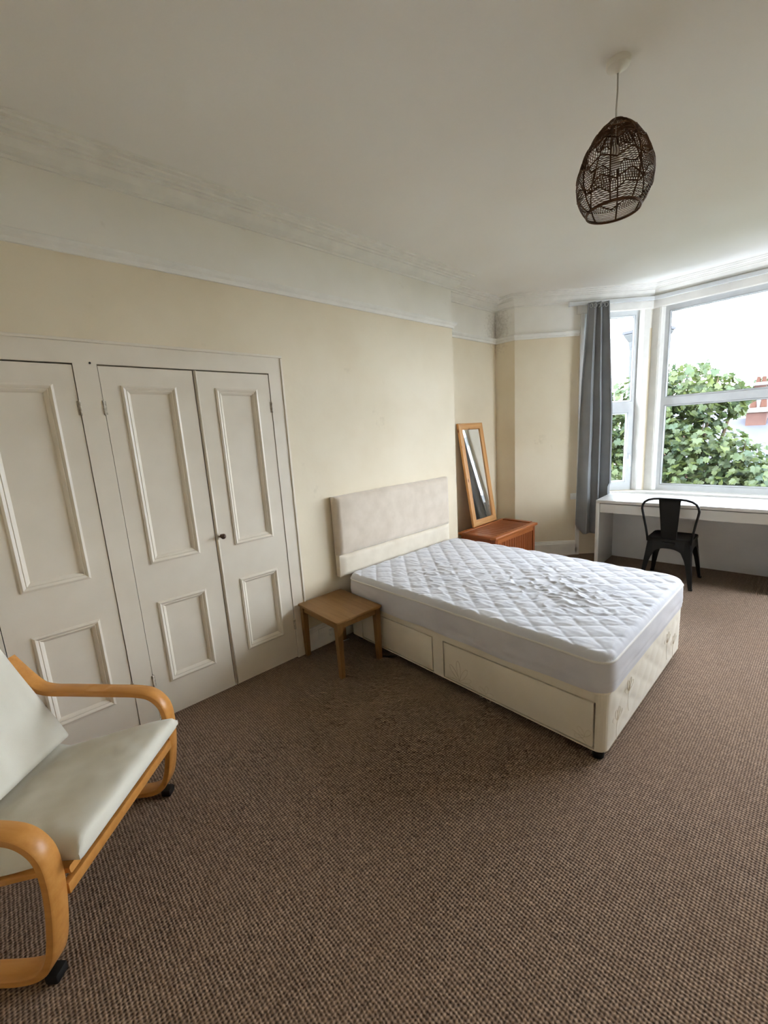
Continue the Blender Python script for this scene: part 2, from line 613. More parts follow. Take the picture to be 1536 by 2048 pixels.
# ------------------------------------------------------------------ the room
XW = -2.531         # face of the long left wall
YC = 3.293          # where it steps back into the alcove
XA = -2.76          # alcove wall
YR = 4.38           # short return beside the bay
XB = -2.52          # start of the splayed bay wall
BL = 1.035          # run of the splay in x and in y
XC, YF = XB + BL, YR + BL       # bay corner (-1.485, 5.415)
XC2 = 0.45
XB2 = XC2 + BL
XR = 1.62
YB = -1.05
CEIL = 2.9
S2 = math.sqrt(0.5)
ROOM = [(XW, YB), (XW, YC), (XA, YC), (XA, YR), (XB, YR), (XC, YF), (XC2, YF), (XB2, YR), (XR, YR), (XR, YB)]

fo = prism([(p[0], p[1]) for p in ROOM], -0.12, 0.0)
struct('floor', fo, 'carpet', 'brown ribbed loop-pile carpet covering the whole bedroom floor', 'carpet')
co = prism([(p[0], p[1]) for p in ROOM], CEIL, CEIL + 0.12)
struct('ceiling', co, 'ceiling', 'plain white painted ceiling above the bedroom', 'ceiling')

# left wall with the two cupboard openings
D1 = (-0.112, 0.347)
D23 = (0.445, 1.366)
DT = 1.968
wl = slab([YB - 0.12, YC], [0, CEIL], [(D1[0], D1[1], 0.0, DT), (D23[0], D23[1], 0.0, DT)], lambda u, v, d: (XW - d, u, v), 0.12)
struct('wall_left', wl, 'wall', 'long left wall, cream below the picture rail and white above', 'wall')
for nm, y0, y1 in (('wall_cupboard_narrow', D1[0] - 0.03, D1[1] + 0.03), ('wall_cupboard_wide', D23[0] - 0.03, D23[1] + 0.03)):
    bm = bmesh.new()
    # an open-fronted recess behind the doors
    v = [bm.verts.new(p) for p in ((XW - 0.0005, y0, 0), (XW - 0.0005, y1, 0), (XW - 0.12, y1, 2.02), (XW - 0.12, y0, 2.02),
                                   (XW - 0.5, y0, 0), (XW - 0.5, y1, 0), (XW - 0.5, y1, 2.02), (XW - 0.5, y0, 2.02))]
    for f in ((4, 5, 6, 7), (0, 1, 5, 4), (1, 2, 6, 5), (2, 3, 7, 6), (3, 0, 4, 7)):
        bm.faces.new([v[i] for i in f])
    struct(nm, bm, 'cupboard_dark', 'dark inside of the built-in cupboard behind ' + ('the narrow left door' if 'narrow' in nm else 'the pair of doors'), 'wall')

struct('wall_alcove_return', slab([XA - 0.1, XW - 0.004], [0, CEIL], [], lambda u, v, d: (u, YC - 0.0005 - d, v), 0.1), 'wall', 'narrow side face where the left wall steps back into the alcove', 'wall')
struct('wall_alcove', slab([YC - 0.1, YR + 0.1], [0, CEIL], [], lambda u, v, d: (XA - d, u, v), 0.12), 'wall', 'recessed alcove wall behind the leaning mirror, with damp marks', 'wall')
struct('wall_bay_return', slab([XA - 0.1, XB], [0, CEIL], [], lambda u, v, d: (u, YR + d, v), 0.1), 'wall', 'narrow shaded wall strip between the alcove and the bay', 'wall')


def onB(s, z, d=0.0, off=0.0):
    """point on the left bay splay: s along it from its start, d behind the face, off in front of it"""
    return (XB + S2 * s + S2 * (off - d), YR + S2 * s - S2 * (off - d), z)


def onB2(s, z, d=0.0, off=0.0):
    """the same on the right splay, s from the front bay corner"""
    return (XC2 + S2 * s - S2 * (off - d), YF - S2 * s - S2 * (off - d), z)


LB = BL / S2
WZ0, WZ1 = 0.735, 2.70      # window opening height
SW0, SW1 = 0.745, LB - 0.095
struct('wall_bay_left', slab([0, LB], [0, CEIL], [(SW0, SW1, WZ0, WZ1)], lambda u, v, d: onB(u, v, d), 0.14), 'wall', 'angled left wall of the bay beside the grey curtain', 'wall')
FW0, FW1 = XC + 0.085, XC2 - 0.085
struct('wall_bay_front', slab([XC, XC2], [0, CEIL], [(FW0, FW1, WZ0, WZ1)], lambda u, v, d: (u, YF + d, v), 0.14), 'white_trim', 'white painted front wall of the bay around the wide window', 'wall')
struct('wall_bay_right', slab([0, LB], [0, CEIL], [(0.095, LB - 0.12, WZ0, WZ1)], lambda u, v, d: onB2(u, v, d), 0.14), 'wall', 'angled right wall of the bay, out of view', 'wall')
struct('wall_bay_return_right', slab([XB2, XR + 0.1], [0, CEIL], [], lambda u, v, d: (u, YR + d, v), 0.1), 'wall', 'narrow wall strip right of the bay, out of view', 'wall')
struct('wall_right', slab([YB - 0.1, YR + 0.1], [0, CEIL], [], lambda u, v, d: (XR + d, u, v), 0.12), 'wall', 'long right wall of the bedroom, out of view', 'wall')
struct('wall_rear', slab([XW - 0.1, XR + 0.1], [0, CEIL], [], lambda u, v, d: (u, YB - d, v), 0.12), 'wall', 'rear wall behind the camera, out of view', 'wall')

# cornice all round the ceiling
corn = [(0.0, -0.105), (0.012, -0.105), (0.014, -0.092), (0.03, -0.088), (0.05, -0.074), (0.062, -0.055), (0.066, -0.046), (0.082, -0.046), (0.084, -0.034),
        (0.1, -0.034), (0.104, -0.024), (0.126, -0.02), (0.13, -0.011), (0.155, -0.011), (0.157, -0.002), (0.172, 0.0), (0.0, 0.0)]
struct('trim_1', sweep(corn, ROOM, closed=True, z0=CEIL), 'white_trim', 'stepped white plaster cornice running round the ceiling edge', 'cornice')
# picture rail up to the bay window
rail = [(0.0, 2.462), (0.014, 2.462), (0.018, 2.472), (0.018, 2.482), (0.03, 2.492), (0.036, 2.502), (0.036, 2.512), (0.026, 2.517), (0.0, 2.517)]
rail_path = ROOM[:5] + [(XB + S2 * 0.69, YR + S2 * 0.69)]
struct('trim_2', sweep(rail, rail_path), 'white_trim', 'white moulded picture rail between the cream and white paint', 'rail')
rail_path = [(XR, YR), (XR, YB), (XW, YB)]
struct('trim_3', sweep(rail, rail_path), 'white_trim', 'white picture rail on the walls out of view', 'rail')
# skirting
sk = [(0.0, 0.0), (0.02, 0.0), (0.02, 0.135), (0.016, 0.142), (0.016, 0.15), (0.009, 0.16), (0.009, 0.168), (0.0, 0.172)]
struct('baseboard_left', sweep(sk, [(XW, 1.47), (XW, YC), (XA, YC), (XA, YR), (XB, YR), (XB + S2 * 0.72, YR + S2 * 0.72)]), 'white_trim', 'tall cream-white skirting board along the left wall, alcove and bay', 'skirting')
struct('baseboard_right', sweep(sk, [(XB2, YR), (XR, YR), (XR, YB), (XW, YB), (XW, -0.3)]), 'white_trim', 'tall cream-white skirting board on the walls out of view', 'skirting')

# ------------------------------------------------------------------ cupboard architrave and doors
AX = XW + 0.022
arch = slab([-0.25, 1.458], [0, 2.072], [(D1[0], D1[1], 0, DT), (D23[0], D23[1], 0, DT)], lambda u, v, d: (AX - d, u, v), 0.0215)
ao = struct('trim_4', arch, 'door', 'wide flat white surround framing the built-in cupboard doors', 'architrave')
bead = [(0, -0.006), (0.012, -0.006), (0.016, 0.0), (0.012, 0.008), (0, 0.008)]
bm = box(XW + 0.0005, AX + 0.010, -0.25, 1.468, 2.066, 2.081, 0.004)
obj('bead', bm, 'door', ao)
bm = box(XW + 0.0005, AX + 0.007, 1.453, 1.467, 0.001, 2.0655, 0.003)
obj('bead', bm, 'door', ao)
bm = lathe([(0.005, 0), (0.005, 0.002)], 10, (AX, 0.418, 1.972), 'x')
obj('screw_hole', bm, 'black_plastic', ao)


def moulding_loop(y0, y1, z0, z1, x):
    """mitred bolection moulding inside a panel opening; profile (inward, height)"""
    prof = [(-0.006, 0.0), (-0.006, 0.006), (0.004, 0.010), (0.012, 0.006), (0.016, 0.001), (0.019, 0.003), (0.026, -0.001), (0.034, -0.011), (0.034, -0.016), (-0.006, -0.004)]
    bm = bmesh.new()
    cs = [(y0, z0, 1, 1), (y1, z0, -1, 1), (y1, z1, -1, -1), (y0, z1, 1, -1)]
    rings = [[bm.verts.new((x + h, cy + sy * d, cz + sz * d)) for d, h in prof] for cy, cz, sy, sz in cs]
    k = len(prof)
    for i in range(4):
        a, b = rings[i], rings[(i + 1) % 4]
        for j in range(k):
            bm.faces.new((a[j], a[(j + 1) % k], b[(j + 1) % k], b[j]))
    return bm


def panel_door(name, y0, y1, py0, py1, label, hinge_y, knob_y=None, bead_y=None):
    g = 0.003
    root = empty(name, (XW, (y0 + y1) / 2, 0))
    tag(root, label, 'door', kind='structure')
    oy = (y0 + y1) / 2
    FX = 0.018           # door face in front of the wall plane
    T = lambda u, v, d: (FX - d, u - oy, v)
    holes = [(py0, py1, 0.216, 0.694), (py0, py1, 0.927, 1.864)]
    obj('frame', slab([y0 + g, y1 - g], [0.008, DT - 0.007], holes, T, 0.034), 'door', root)
    for h in holes:
        p = obj('panel', box(FX - 0.030, FX - 0.013, h[0] - oy, h[1] - oy, h[2], h[3]), 'door', root)
        obj('moulding', moulding_loop(h[0] - oy, h[1] - oy, h[2], h[3], FX), 'door', p, True, 25)
    for hz in (1.76, 0.255):
        hb = lathe([(0.0, -0.036), (0.005, -0.035), (0.0055, -0.012), (0.0048, -0.011), (0.0048, -0.010), (0.0055, -0.009), (0.0055, 0.012), (0.0048, 0.013), (0.0055, 0.014), (0.005, 0.035), (0.0, 0.036)], 10, (FX + 0.0045, hinge_y - oy, hz))
        h_ = obj('hinge', hb, 'hinge', root, True, 40)
        sgn = 1 if hinge_y < oy else -1
        obj('hinge_leaf', box(FX + 0.0002, FX + 0.002, min(hinge_y - oy, hinge_y - oy + sgn * 0.012), max(hinge_y - oy, hinge_y - oy + sgn * 0.012), hz - 0.033, hz + 0.033), 'hinge', h_)
    if bead_y is not None:
        obj('meeting_bead', tube([(FX + 0.001, bead_y - oy, 0.01), (FX + 0.001, bead_y - oy, DT - 0.006)], 0.0075, 8), 'door', root, True)
    if knob_y is not None:
        kb = lathe([(0.0, 0.0), (0.011, 0.0), (0.008, 0.006), (0.007, 0.014), (0.012, 0.018), (0.016, 0.024), (0.0165, 0.030), (0.013, 0.037), (0.006, 0.041), (0.0, 0.0415)], 20, (FX, knob_y - oy, 0.997), 'x')
        tag(obj('knob', kb, 'knob', root, True), 'small dark round wooden knob')
    return root


panel_door('door_1', D1[0], D1[1], -0.009, 0.252, 'narrow two-panel cupboard door at the left edge behind the armchair', D1[1])
panel_door('door_2', D23[0], 0.898, 0.538, 0.792, 'left leaf of the cream two-panel double cupboard doors', D23[0])
panel_door('door_3', 0.898, D23[1], 1.018, 1.270, 'right leaf of the cream double cupboard doors, with the dark knob', D23[1], knob_y=0.936, bead_y=0.911)

# ------------------------------------------------------------------ windows


def place(fn):
    return fn


def window(name, a, b, z0, z1, P, label, mid=None, casement=False, right_handle=True):
    """P(u, z, d) maps along/up/outward depth; a..b opening"""
    root = empty(name, P((a + b) / 2, z0, 0.06))
    tag(root, label, 'window', kind='structure')
    inv = root.matrix_world.inverted()
    o0 = Vector(P((a + b) / 2, z0, 0.06))

    def L(u, v, d):
        return Vector(P(u, v, d)) - o0
    F = 0.058
    mz0, mz1 = mid
    # outer frame with mullion rail
    obj('frame', slab([a, b], [z0, z1], [(a + F, b - F, z0 + F, mz0), (a + F, b - F, mz1, z1 - F)], lambda u, v, d: L(u, v, 0.045 + d), 0.06), 'upvc', root)
    # bevelled glazing beads round each light

    def beads(u0, u1, v0, v1, dep, w=0.016, par=None):
        bm = bmesh.new()
        prof = [(0, 0.0), (0.004, -0.008), (w, 0.004), (w, 0.016), (0, 0.016)]
        cs = [(u0, v0, 1, 1), (u1, v0, -1, 1), (u1, v1, -1, -1), (u0, v1, 1, -1)]
        rg = [[bm.verts.new(L(cu + su * q, cv + sv * q, dep + h)) for q, h in prof] for cu, cv, su, sv in cs]
        for i in range(4):
            for j in range(len(prof)):
                x, y = rg[i], rg[(i + 1) % 4]
                bm.faces.new((x[j], x[(j + 1) % 5], y[(j + 1) % 5], y[j]))
        return obj('glazing_bead', bm, 'upvc', par or root)

    def gasket(u0, u1, v0, v1, dep, par=None):
        return obj('gasket', slab([u0, u1], [v0, v1], [(u0 + 0.003, u1 - 0.003, v0 + 0.003, v1 - 0.003)], lambda u, v, d: L(u, v, dep + d), 0.004), 'rubber', par or root)

    def pane(u0, u1, v0, v1, dep, par=None):
        bm = bmesh.new()
        bm.faces.new([bm.verts.new(L(*c, dep)) for c in ((u0, v0), (u1, v0), (u1, v1), (u0, v1))])
        return obj('pane', bm, 'glass', par or root)
    beads(a + F, b - F, mz1, z1 - F, 0.058)
    gasket(a + F + 0.0155, b - F - 0.0155, mz1 + 0.0155, z1 - F - 0.0155, 0.066)
    pane(a + F, b - F, mz1, z1 - F, 0.075)
    if not casement:
        beads(a + F, b - F, z0 + F, mz0, 0.058)
        gasket(a + F + 0.0155, b - F - 0.0155, z0 + F + 0.0155, mz0 - 0.0155, 0.066)
        pane(a + F, b - F, z0 + F, mz0, 0.075)
    else:
        W = 0.052
        u0, u1, v0, v1 = a + F - 0.012, b - F + 0.012, z0 + F - 0.012, mz0 + 0.012
        s = obj('sash', slab([u0, u1], [v0, v1], [(u0 + W, u1 - W, v0 + W, v1 - W)], lambda u, v, d: L(u, v, 0.03 + d), 0.06), 'upvc', root)
        beads(u0 + W, u1 - W, v0 + W, v1 - W, 0.045, par=s)
        pane(u0 + W, u1 - W, v0 + W, v1 - W, 0.062, par=s)
        hb = bmesh.new()
        hu = u1 - 0.024 if right_handle else u0 + 0.024
        hz = 1.13
        c = [L(hu + q, hz + w, e) for q, w, e in ((-0.01, -0.03, 0.03), (0.01, -0.03, 0.03), (0.01, 0.03, 0.03), (-0.01, 0.03, 0.03), (-0.008, -0.028, 0.018), (0.008, -0.028, 0.018), (0.008, 0.028, 0.018), (-0.008, 0.028, 0.018))]
        vv = [hb.verts.new(p) for p in c]
        for f in ((0, 1, 2, 3), (4, 5, 6, 7), (0, 1, 5, 4), (1, 2, 6, 5), (2, 3, 7, 6), (3, 0, 4, 7)):
            hb.faces.new([vv[i] for i in f])
        tube([L(hu, hz, 0.02), L(hu, hz, 0.002), L(hu, hz - 0.02, -0.008), L(hu, hz - 0.12, -0.01)], [0.008, 0.008, 0.009, 0.007], 8, bm=hb)
        tag(obj('handle', hb, 'upvc', s, True, 40), 'white lever window handle')
    return root


window('window_1', SW0, SW1, WZ0, WZ1, lambda u, z, d: onB(u, z, d), 'narrow splayed bay window beside the grey curtain, opening light below', (1.655, 1.735), True)
window('window_2', FW0, FW1, WZ0, WZ1, lambda u, z, d: (u, YF + d, z), 'wide bay window with one horizontal bar above the desk', (1.668, 1.748))
window('window_3', 0.095, LB - 0.12, WZ0, WZ1, lambda u, z, d: onB2(u, z, d), 'splayed bay window on the right, out of view, widened for more light', (1.655, 1.735), True, False)  # unseen right light, made wider than the left one to admit more daylight

# window linings: rounded reveals beside the corner post, head boards, sill
bm = bmesh.new()
prof = []
for nm, pts in (('trim_5', [onB(LB - 0.03, 0, 0, 0.004), onB(LB - 0.03, 0, 0, 0.012), onB(LB - 0.092, 0, 0, 0.012), onB(LB - 0.098, 0, 0, 0.004), onB(LB - 0.12, 0, 0.04, 0), onB(LB - 0.095, 0, 0.042, 0), onB(LB - 0.09, 0, 0, 0.0005), onB(LB - 0.03, 0, 0, 0.0005)]),
                ('trim_6', [(XC + 0.022, YF - 0.0005), (XC + 0.022, YF - 0.010), (XC + 0.068, YF - 0.010), (XC + 0.072, YF - 0.018), (XC + 0.086, YF - 0.018), (XC + 0.094, YF - 0.008), (XC + 0.108, YF + 0.044), (XC + 0.085, YF + 0.044), (XC + 0.085, YF - 0.0005)])):
    struct(nm, prism([(p[0], p[1]) for p in pts], 0.737, 2.705), 'white_trim', 'white moulded lining of the bay corner post on the ' + ('narrow' if nm == 'trim_5' else 'wide') + ' window side', 'trim')
# head boards under the cornice
for nm, path in (('trim_7', [onB(0.66, 0)[:2], (XC, YF), (XC2, YF), onB2(LB - 0.2, 0)[:2]]),):
    hp = [(0.0005, 2.68), (0.016, 2.68), (0.022, 2.69), (0.022, 2.765), (0.034, 2.772), (0.034, 2.792), (0.0005, 2.792)]
    struct(nm, sweep(hp, path), 'white_trim', 'white moulded head board running above the bay windows', 'trim')
# casing at the left side of the narrow window, down to the floor
struct('trim_8', prism([onB(0.70, 0, 0, 0.0005)[:2], onB(0.70, 0, 0, 0.02)[:2], onB(0.74, 0, 0, 0.02)[:2], onB(0.745, 0, 0, 0.0005)[:2]], 0.0, 2.68), 'white_trim', 'white upright casing strip behind the grey curtain', 'trim')
# sill board
sp = [onB(0.75, 0, 0, 0.001)[:2], (XC, YF - 0.0015), (XC2, YF - 0.0015), onB2(LB - 0.2, 0, 0, 0.001)[:2], onB2(LB - 0.2, 0, 0, 0.035)[:2], (XC2 - 0.06, YF - 0.14), (XC + 0.06, YF - 0.14), onB(1.2, 0, 0, 0.035)[:2], onB(0.75, 0, 0, 0.035)[:2]]
struct('trim_9', prism(sp, 0.70, 0.733), 'white_trim', 'white window board between the desk and the bay windows', 'window sill')


# ------------------------------------------------------------------ divan bed
def rrect(x0, x1, y0, y1, r, seg=6):
    pts = []
    for cx, cy, a0 in ((x1 - r, y1 - r, 0), (x0 + r, y1 - r, 90), (x0 + r, y0 + r, 180), (x1 - r, y0 + r, 270)):
        for k in range(seg + 1):
            a = math.radians(a0 + 90 * k / seg)
            pts.append((cx + r * math.cos(a), cy + r * math.sin(a)))
    return pts


BX0, BX1, BY0, BY1 = -2.445, -0.592, 1.80, 3.115
BZ0, BZ1 = 0.042, 0.352
bed = empty('divan_bed_base', ((BX0 + BX1) / 2, (BY0 + BY1) / 2, 0))
tag(bed, 'cream fabric divan bed base with two flush drawers in its side', 'bed')
ox, oy = bed.location.x, bed.location.y
bm = bmesh.new()
bottom, topz = BZ0, BZ1
rings = []
for z, ins in ((BZ0, 0.008), (BZ0 + 0.006, 0.0), (BZ1 - 0.012, 0.0), (BZ1 - 0.004, 0.004), (BZ1, 0.012)):
    rings.append([bm.verts.new((p[0] - ox, p[1] - oy, z)) for p in rrect(BX0 + ins, BX1 - ins, BY0 + ins, BY1 - ins, 0.05 - ins)])
k = len(rings[0])
for a, b in zip(rings, rings[1:]):
    for j in range(k):
        bm.faces.new((a[j], a[(j + 1) % k], b[(j + 1) % k], b[j]))
bm.faces.new(rings[0])
bm.faces.new(list(reversed(rings[-1])))
body = obj('base_body', bm, 'divan', bed)
DRAWERS = ((-2.30, -1.603), (-1.523, -0.637))
for (a, b) in DRAWERS:
    cut = obj('cutter', box(a - ox, b - ox, BY0 - 0.05 - oy, BY0 + 0.03 - oy, BZ0 + 0.012, 0.296), 'divan', bed)
    md = body.modifiers.new('cut', 'BOOLEAN')
    md.object = cut
    md.solver = 'EXACT'
    bpy.context.view_layer.update()
    dg = bpy.context.evaluated_depsgraph_get()
    me = bpy.data.meshes.new_from_object(body.evaluated_get(dg))
    body.modifiers.clear()
    body.data = me
    bpy.data.objects.remove(cut)
for i, (a, b) in enumerate(DRAWERS):
    g = 0.008
    dr = obj('drawer_front', box(a + g - ox, b - g - ox, BY0 - 0.001 - oy, BY0 + 0.026 - oy, BZ0 + 0.012 + g, 0.296 - g, 0.004), 'divan', bed, True, 40)


def motif(name, parent, to3d, strokes, w=0.0009):
    bm = bmesh.new()
    for s in strokes:
        tube([to3d(*p) for p in s], w, 4, bm=bm)
    o = obj(name, bm, 'thread', parent)
    tag(o, kind='stuff')
    return o


def petal(cx, cy, ang, ln, wd, n=14):
    pts = []
    for k in range(n + 1):
        t = k / n * 2 * math.pi
        u = ln * (1 - math.cos(t)) / 2
        v = wd * math.sin(t) * (0.4 + 0.6 * (1 - math.cos(t)) / 2)
        pts.append((cx + u * math.cos(ang) - v * math.sin(ang), cy + u * math.sin(ang) + v * math.cos(ang)))
    return pts


def stem(cx, cy, ang, ln, bend, n=10):
    pts = []
    x, y, a = cx, cy, ang
    for k in range(n + 1):
        pts.append((x, y))
        x += ln / n * math.cos(a)
        y += ln / n * math.sin(a)
        a += bend / n
    return pts


strokes = [petal(-1.40, 0.075, math.radians(d), l, 0.018) for d, l in ((60, 0.11), (95, 0.13), (130, 0.11), (25, 0.09))]
strokes += [stem(-1.40, 0.07, math.radians(160), 0.12, 1.2), stem(-1.40, 0.07, math.radians(20), 0.14, -1.0)]
strokes += [petal(-1.22, 0.075, math.radians(d), 0.05, 0.014) for d in (10, 80, 150, 220, 300)]
motif('embroidery', bed, lambda u, v: (u - ox, BY0 - 0.0015 - oy, v), strokes)
strokes = [petal(-0.68, 0.10, math.radians(d), 0.05, 0.014) for d in (60, 130, 200)] + [stem(-0.66, 0.05, math.radians(120), 0.1, 0.9)]
motif('embroidery', bed, lambda u, v: (u - ox, BY0 - 0.0015 - oy, v), strokes)

# quilted panel across the foot end
bm = bmesh.new()
NU, NV = 96, 26
gv = []
for i in range(NU + 1):
    row = []
    for j in range(NV + 1):
        u = BY0 + 0.05 + (BY1 - BY0 - 0.1) * i / NU
        v = BZ0 + 0.01 + (BZ1 - BZ0 - 0.026) * j / NV
        q = abs(math.sin(math.pi * (u / 0.2 + v / 0.13)) * math.sin(math.pi * (u / 0.2 - v / 0.13)))
        e = min(1, i / 4, (NU - i) / 4, j / 3, (NV - j) / 3)
        d = (0.0065 * q ** 0.45 + 0.002 * noise.noise((u * 9, v * 12, 3))) * e
        row.append(bm.verts.new((BX1 + 0.0006 + max(d, 0) - ox, u - oy, v)))
    gv.append(row)
for i in range(NU):
    for j in range(NV):
        bm.faces.new((gv[i][j], gv[i + 1][j], gv[i + 1][j + 1], gv[i][j + 1]))
obj('quilted_foot_panel', bm, 'divan', bed, True)
strokes = []
for cy, cz in ((1.93, 0.16), (2.08, 0.24), (2.75, 0.22), (2.9, 0.15)):
    strokes += [petal(cy, cz, math.radians(d), 0.07, 0.018) for d in (70, 110, 150, 30)]
    strokes += [stem(cy, cz, math.radians(250), 0.12, 1.0)]
motif('embroidery', bed, lambda u, v: (BX1 + 0.0075 - ox, u - oy, min(max(v, 0.05), 0.33)), strokes)
for (x, y) in ((BX1 - 0.04, BY0 + 0.04), (BX1 - 0.04, BY1 - 0.04), (BX0 + 0.06, BY0 + 0.06), (BX0 + 0.06, BY1 - 0.06), (-1.56, BY0 + 0.07)):
    obj('castor', lathe([(0.0, 0.0), (0.022, 0.0), (0.026, 0.006), (0.026, 0.03), (0.02, 0.044), (0.0, 0.044)], 14, (x - ox, y - oy, 0)), 'black_plastic', bed, True, 40)
obj('under_frame', box(BX0 + 0.03 - ox, BX1 - 0.03 - ox, BY0 + 0.03 - oy, BY1 - 0.03 - oy, 0.03, 0.0415), 'black_plastic', bed)

# mattress
mat_o = empty('mattress', (ox, oy, BZ1))
tag(mat_o, 'white mattress with diamond-quilted protector lying on the divan', 'mattress')
MX0, MX1, MY0, MY1 = -2.44, -0.586, 1.797, 3.118
MT = 0.528
RC = 0.085
RE = 0.034


def quilt(x, y):
    a = (x + 2.44) / 0.172 + (y - 1.797) / 0.152
    b = (x + 2.44) / 0.172 - (y - 1.797) / 0.152
    q = abs(math.sin(math.pi * a) * math.sin(math.pi * b))
    h = 0.0090 * q ** 0.33
    n1 = noise.noise((x * 4, y * 5, 0.3))
    n2 = noise.noise((x * 16 + n1 * 2, y * 42, 1.7))
    n3 = noise.noise((x * 38, y * 24 + n1 * 3, 5.1))
    wr = 0.0035 * n2 * (0.45 + 0.9 * max(0, n1 + 0.2)) + 0.0014 * n3
    # rumpled patches of loose cotton
    for px, py, pr, amp in ((-1.25, 2.50, 0.32, 0.0042), (-1.95, 2.35, 0.30, 0.0032), (-0.95, 2.35, 0.3, 0.0036), (-1.6, 2.1, 0.3, 0.002)):
        g = math.exp(-((x - px) ** 2 + (y - py) ** 2) / (pr * pr))
        r_ = 1 - abs(noise.noise((x * 11 + y * 6, y * 17 - x * 7, 2.2)))
        wr += amp * g * (r_ ** 6 * 2.2 - 0.6)
    return h + wr


def clamp_round(x, y, x0, x1, y0, y1, r):
    cx = min(max(x, x0 + r), x1 - r)
    cy = min(max(y, y0 + r), y1 - r)
    dx, dy = x - cx, y - cy
    d = math.hypot(dx, dy)
    if dx != 0 and dy != 0 and d > r:
        x, y, d = cx + dx / d * r, cy + dy / d * r, r
    if dx != 0 and dy != 0:
        e = r - d
    else:
        e = min(x - x0, x1 - x, y - y0, y1 - y)
    return x, y, max(e, 0)


bm = bmesh.new()
NU, NV = 270, 196


def edge_grid(n, w):
    """denser at both ends"""
    out = []
    for i in range(n + 1):
        t = i / n
        out.append(t + 0.02 * -math.sin(2 * math.pi * t))
    return out


gu, gvv = edge_grid(NU, 0), edge_grid(NV, 0)
vv = []
for i in range(NU + 1):
    row = []
    for j in range(NV + 1):
        x, y, e = clamp_round(MX0 + (MX1 - MX0) * gu[i], MY0 + (MY1 - MY0) * gvv[j], MX0, MX1, MY0, MY1, RC)
        drop = 0
        if e < RE:
            drop = RE - math.sqrt(max(RE * RE - (RE - e) ** 2, 0))
        fade = min(1, e / 0.03)
        z = MT - drop + quilt(x, y) * fade
        z += 0.008 * math.sin((x + 2.4) * 1.7) * 0.5
        row.append(bm.verts.new((x - ox, y - oy, z - BZ1)))
    vv.append(row)
for i in range(NU):
    for j in range(NV):
        bm.faces.new((vv[i][j], vv[i + 1][j], vv[i + 1][j + 1], vv[i][j + 1]))
obj('quilted_top', bm, 'mattress', mat_o, True)

# piping and side skirt follow the outline
out = rrect(MX0, MX1, MY0, MY1, RC, 8)
dense = []
for i in range(len(out)):
    a, b = Vector(out[i]), Vector(out[(i + 1) % len(out)])
    m_ = max(1, int((b - a).length / 0.02))
    for k_ in range(m_):
        dense.append(a.lerp(b, k_ / m_))
nd = len(dense)
norms = []
for i in range(nd):
    t = (dense[(i + 1) % nd] - dense[i - 1]).normalized()
    norms.append(Vector((t.y, -t.x)))
obj('piping', tube([(p.x + n_.x * 0.001 - ox, p.y + n_.y * 0.001 - oy, MT - RE + 0.004 * math.sin((p.x + 2.4) * 1.7) - BZ1) for p, n_ in zip(dense, norms)], 0.0055, 6, True), 'piping', mat_o, True)
bm = bmesh.new()
rows = []
NR = 14
for i, (p, n_) in enumerate(zip(dense, norms)):
    col = []
    sx = (p.x - MX0) / (MX1 - MX0)
    hem = 0.338 + 0.008 * noise.noise((p.x * 4, p.y * 4, 0)) + 0.012 * max(0, sx - 0.8) / 0.2
    if p.y > MY1 - 0.01:
        hem = 0.345
    zt = MT - RE + 0.004 * math.sin((p.x + 2.4) * 1.7)
    for j in range(NR + 1):
        t = j / NR
        z = zt + (hem - zt) * t
        bul = 0.006 * math.sin(math.pi * min(1, t * 1.1)) + 0.004 * noise.noise((p.x * 7 + z * 12, p.y * 7, z * 20)) * math.sin(math.pi * t) + (0.0045 if t > 0.75 else 0.001)
        # loose folds running along the side
        bul += 0.005 * max(0, noise.noise((p.x * 2.2 + p.y * 2.2, z * 26 + p.x * 5, 4.0))) * math.sin(math.pi * t)
        col.append(bm.verts.new((p.x + n_.x * bul - ox, p.y + n_.y * bul - oy, z - BZ1)))
    rows.append(col)
for i in range(nd):
    a, b = rows[i], rows[(i + 1) % nd]
    for j in range(NR):
        bm.faces.new((a[j], b[j], b[j + 1], a[j + 1]))
obj('side_skirt', bm, 'skirt', mat_o, True)

# headboard
HY0, HY1 = 1.765, 3.082
hb = empty('headboard', (XW, (HY0 + HY1) / 2, 0))
tag(hb, 'oatmeal padded fabric headboard standing against the left wall', 'headboard')
hy = hb.location.y


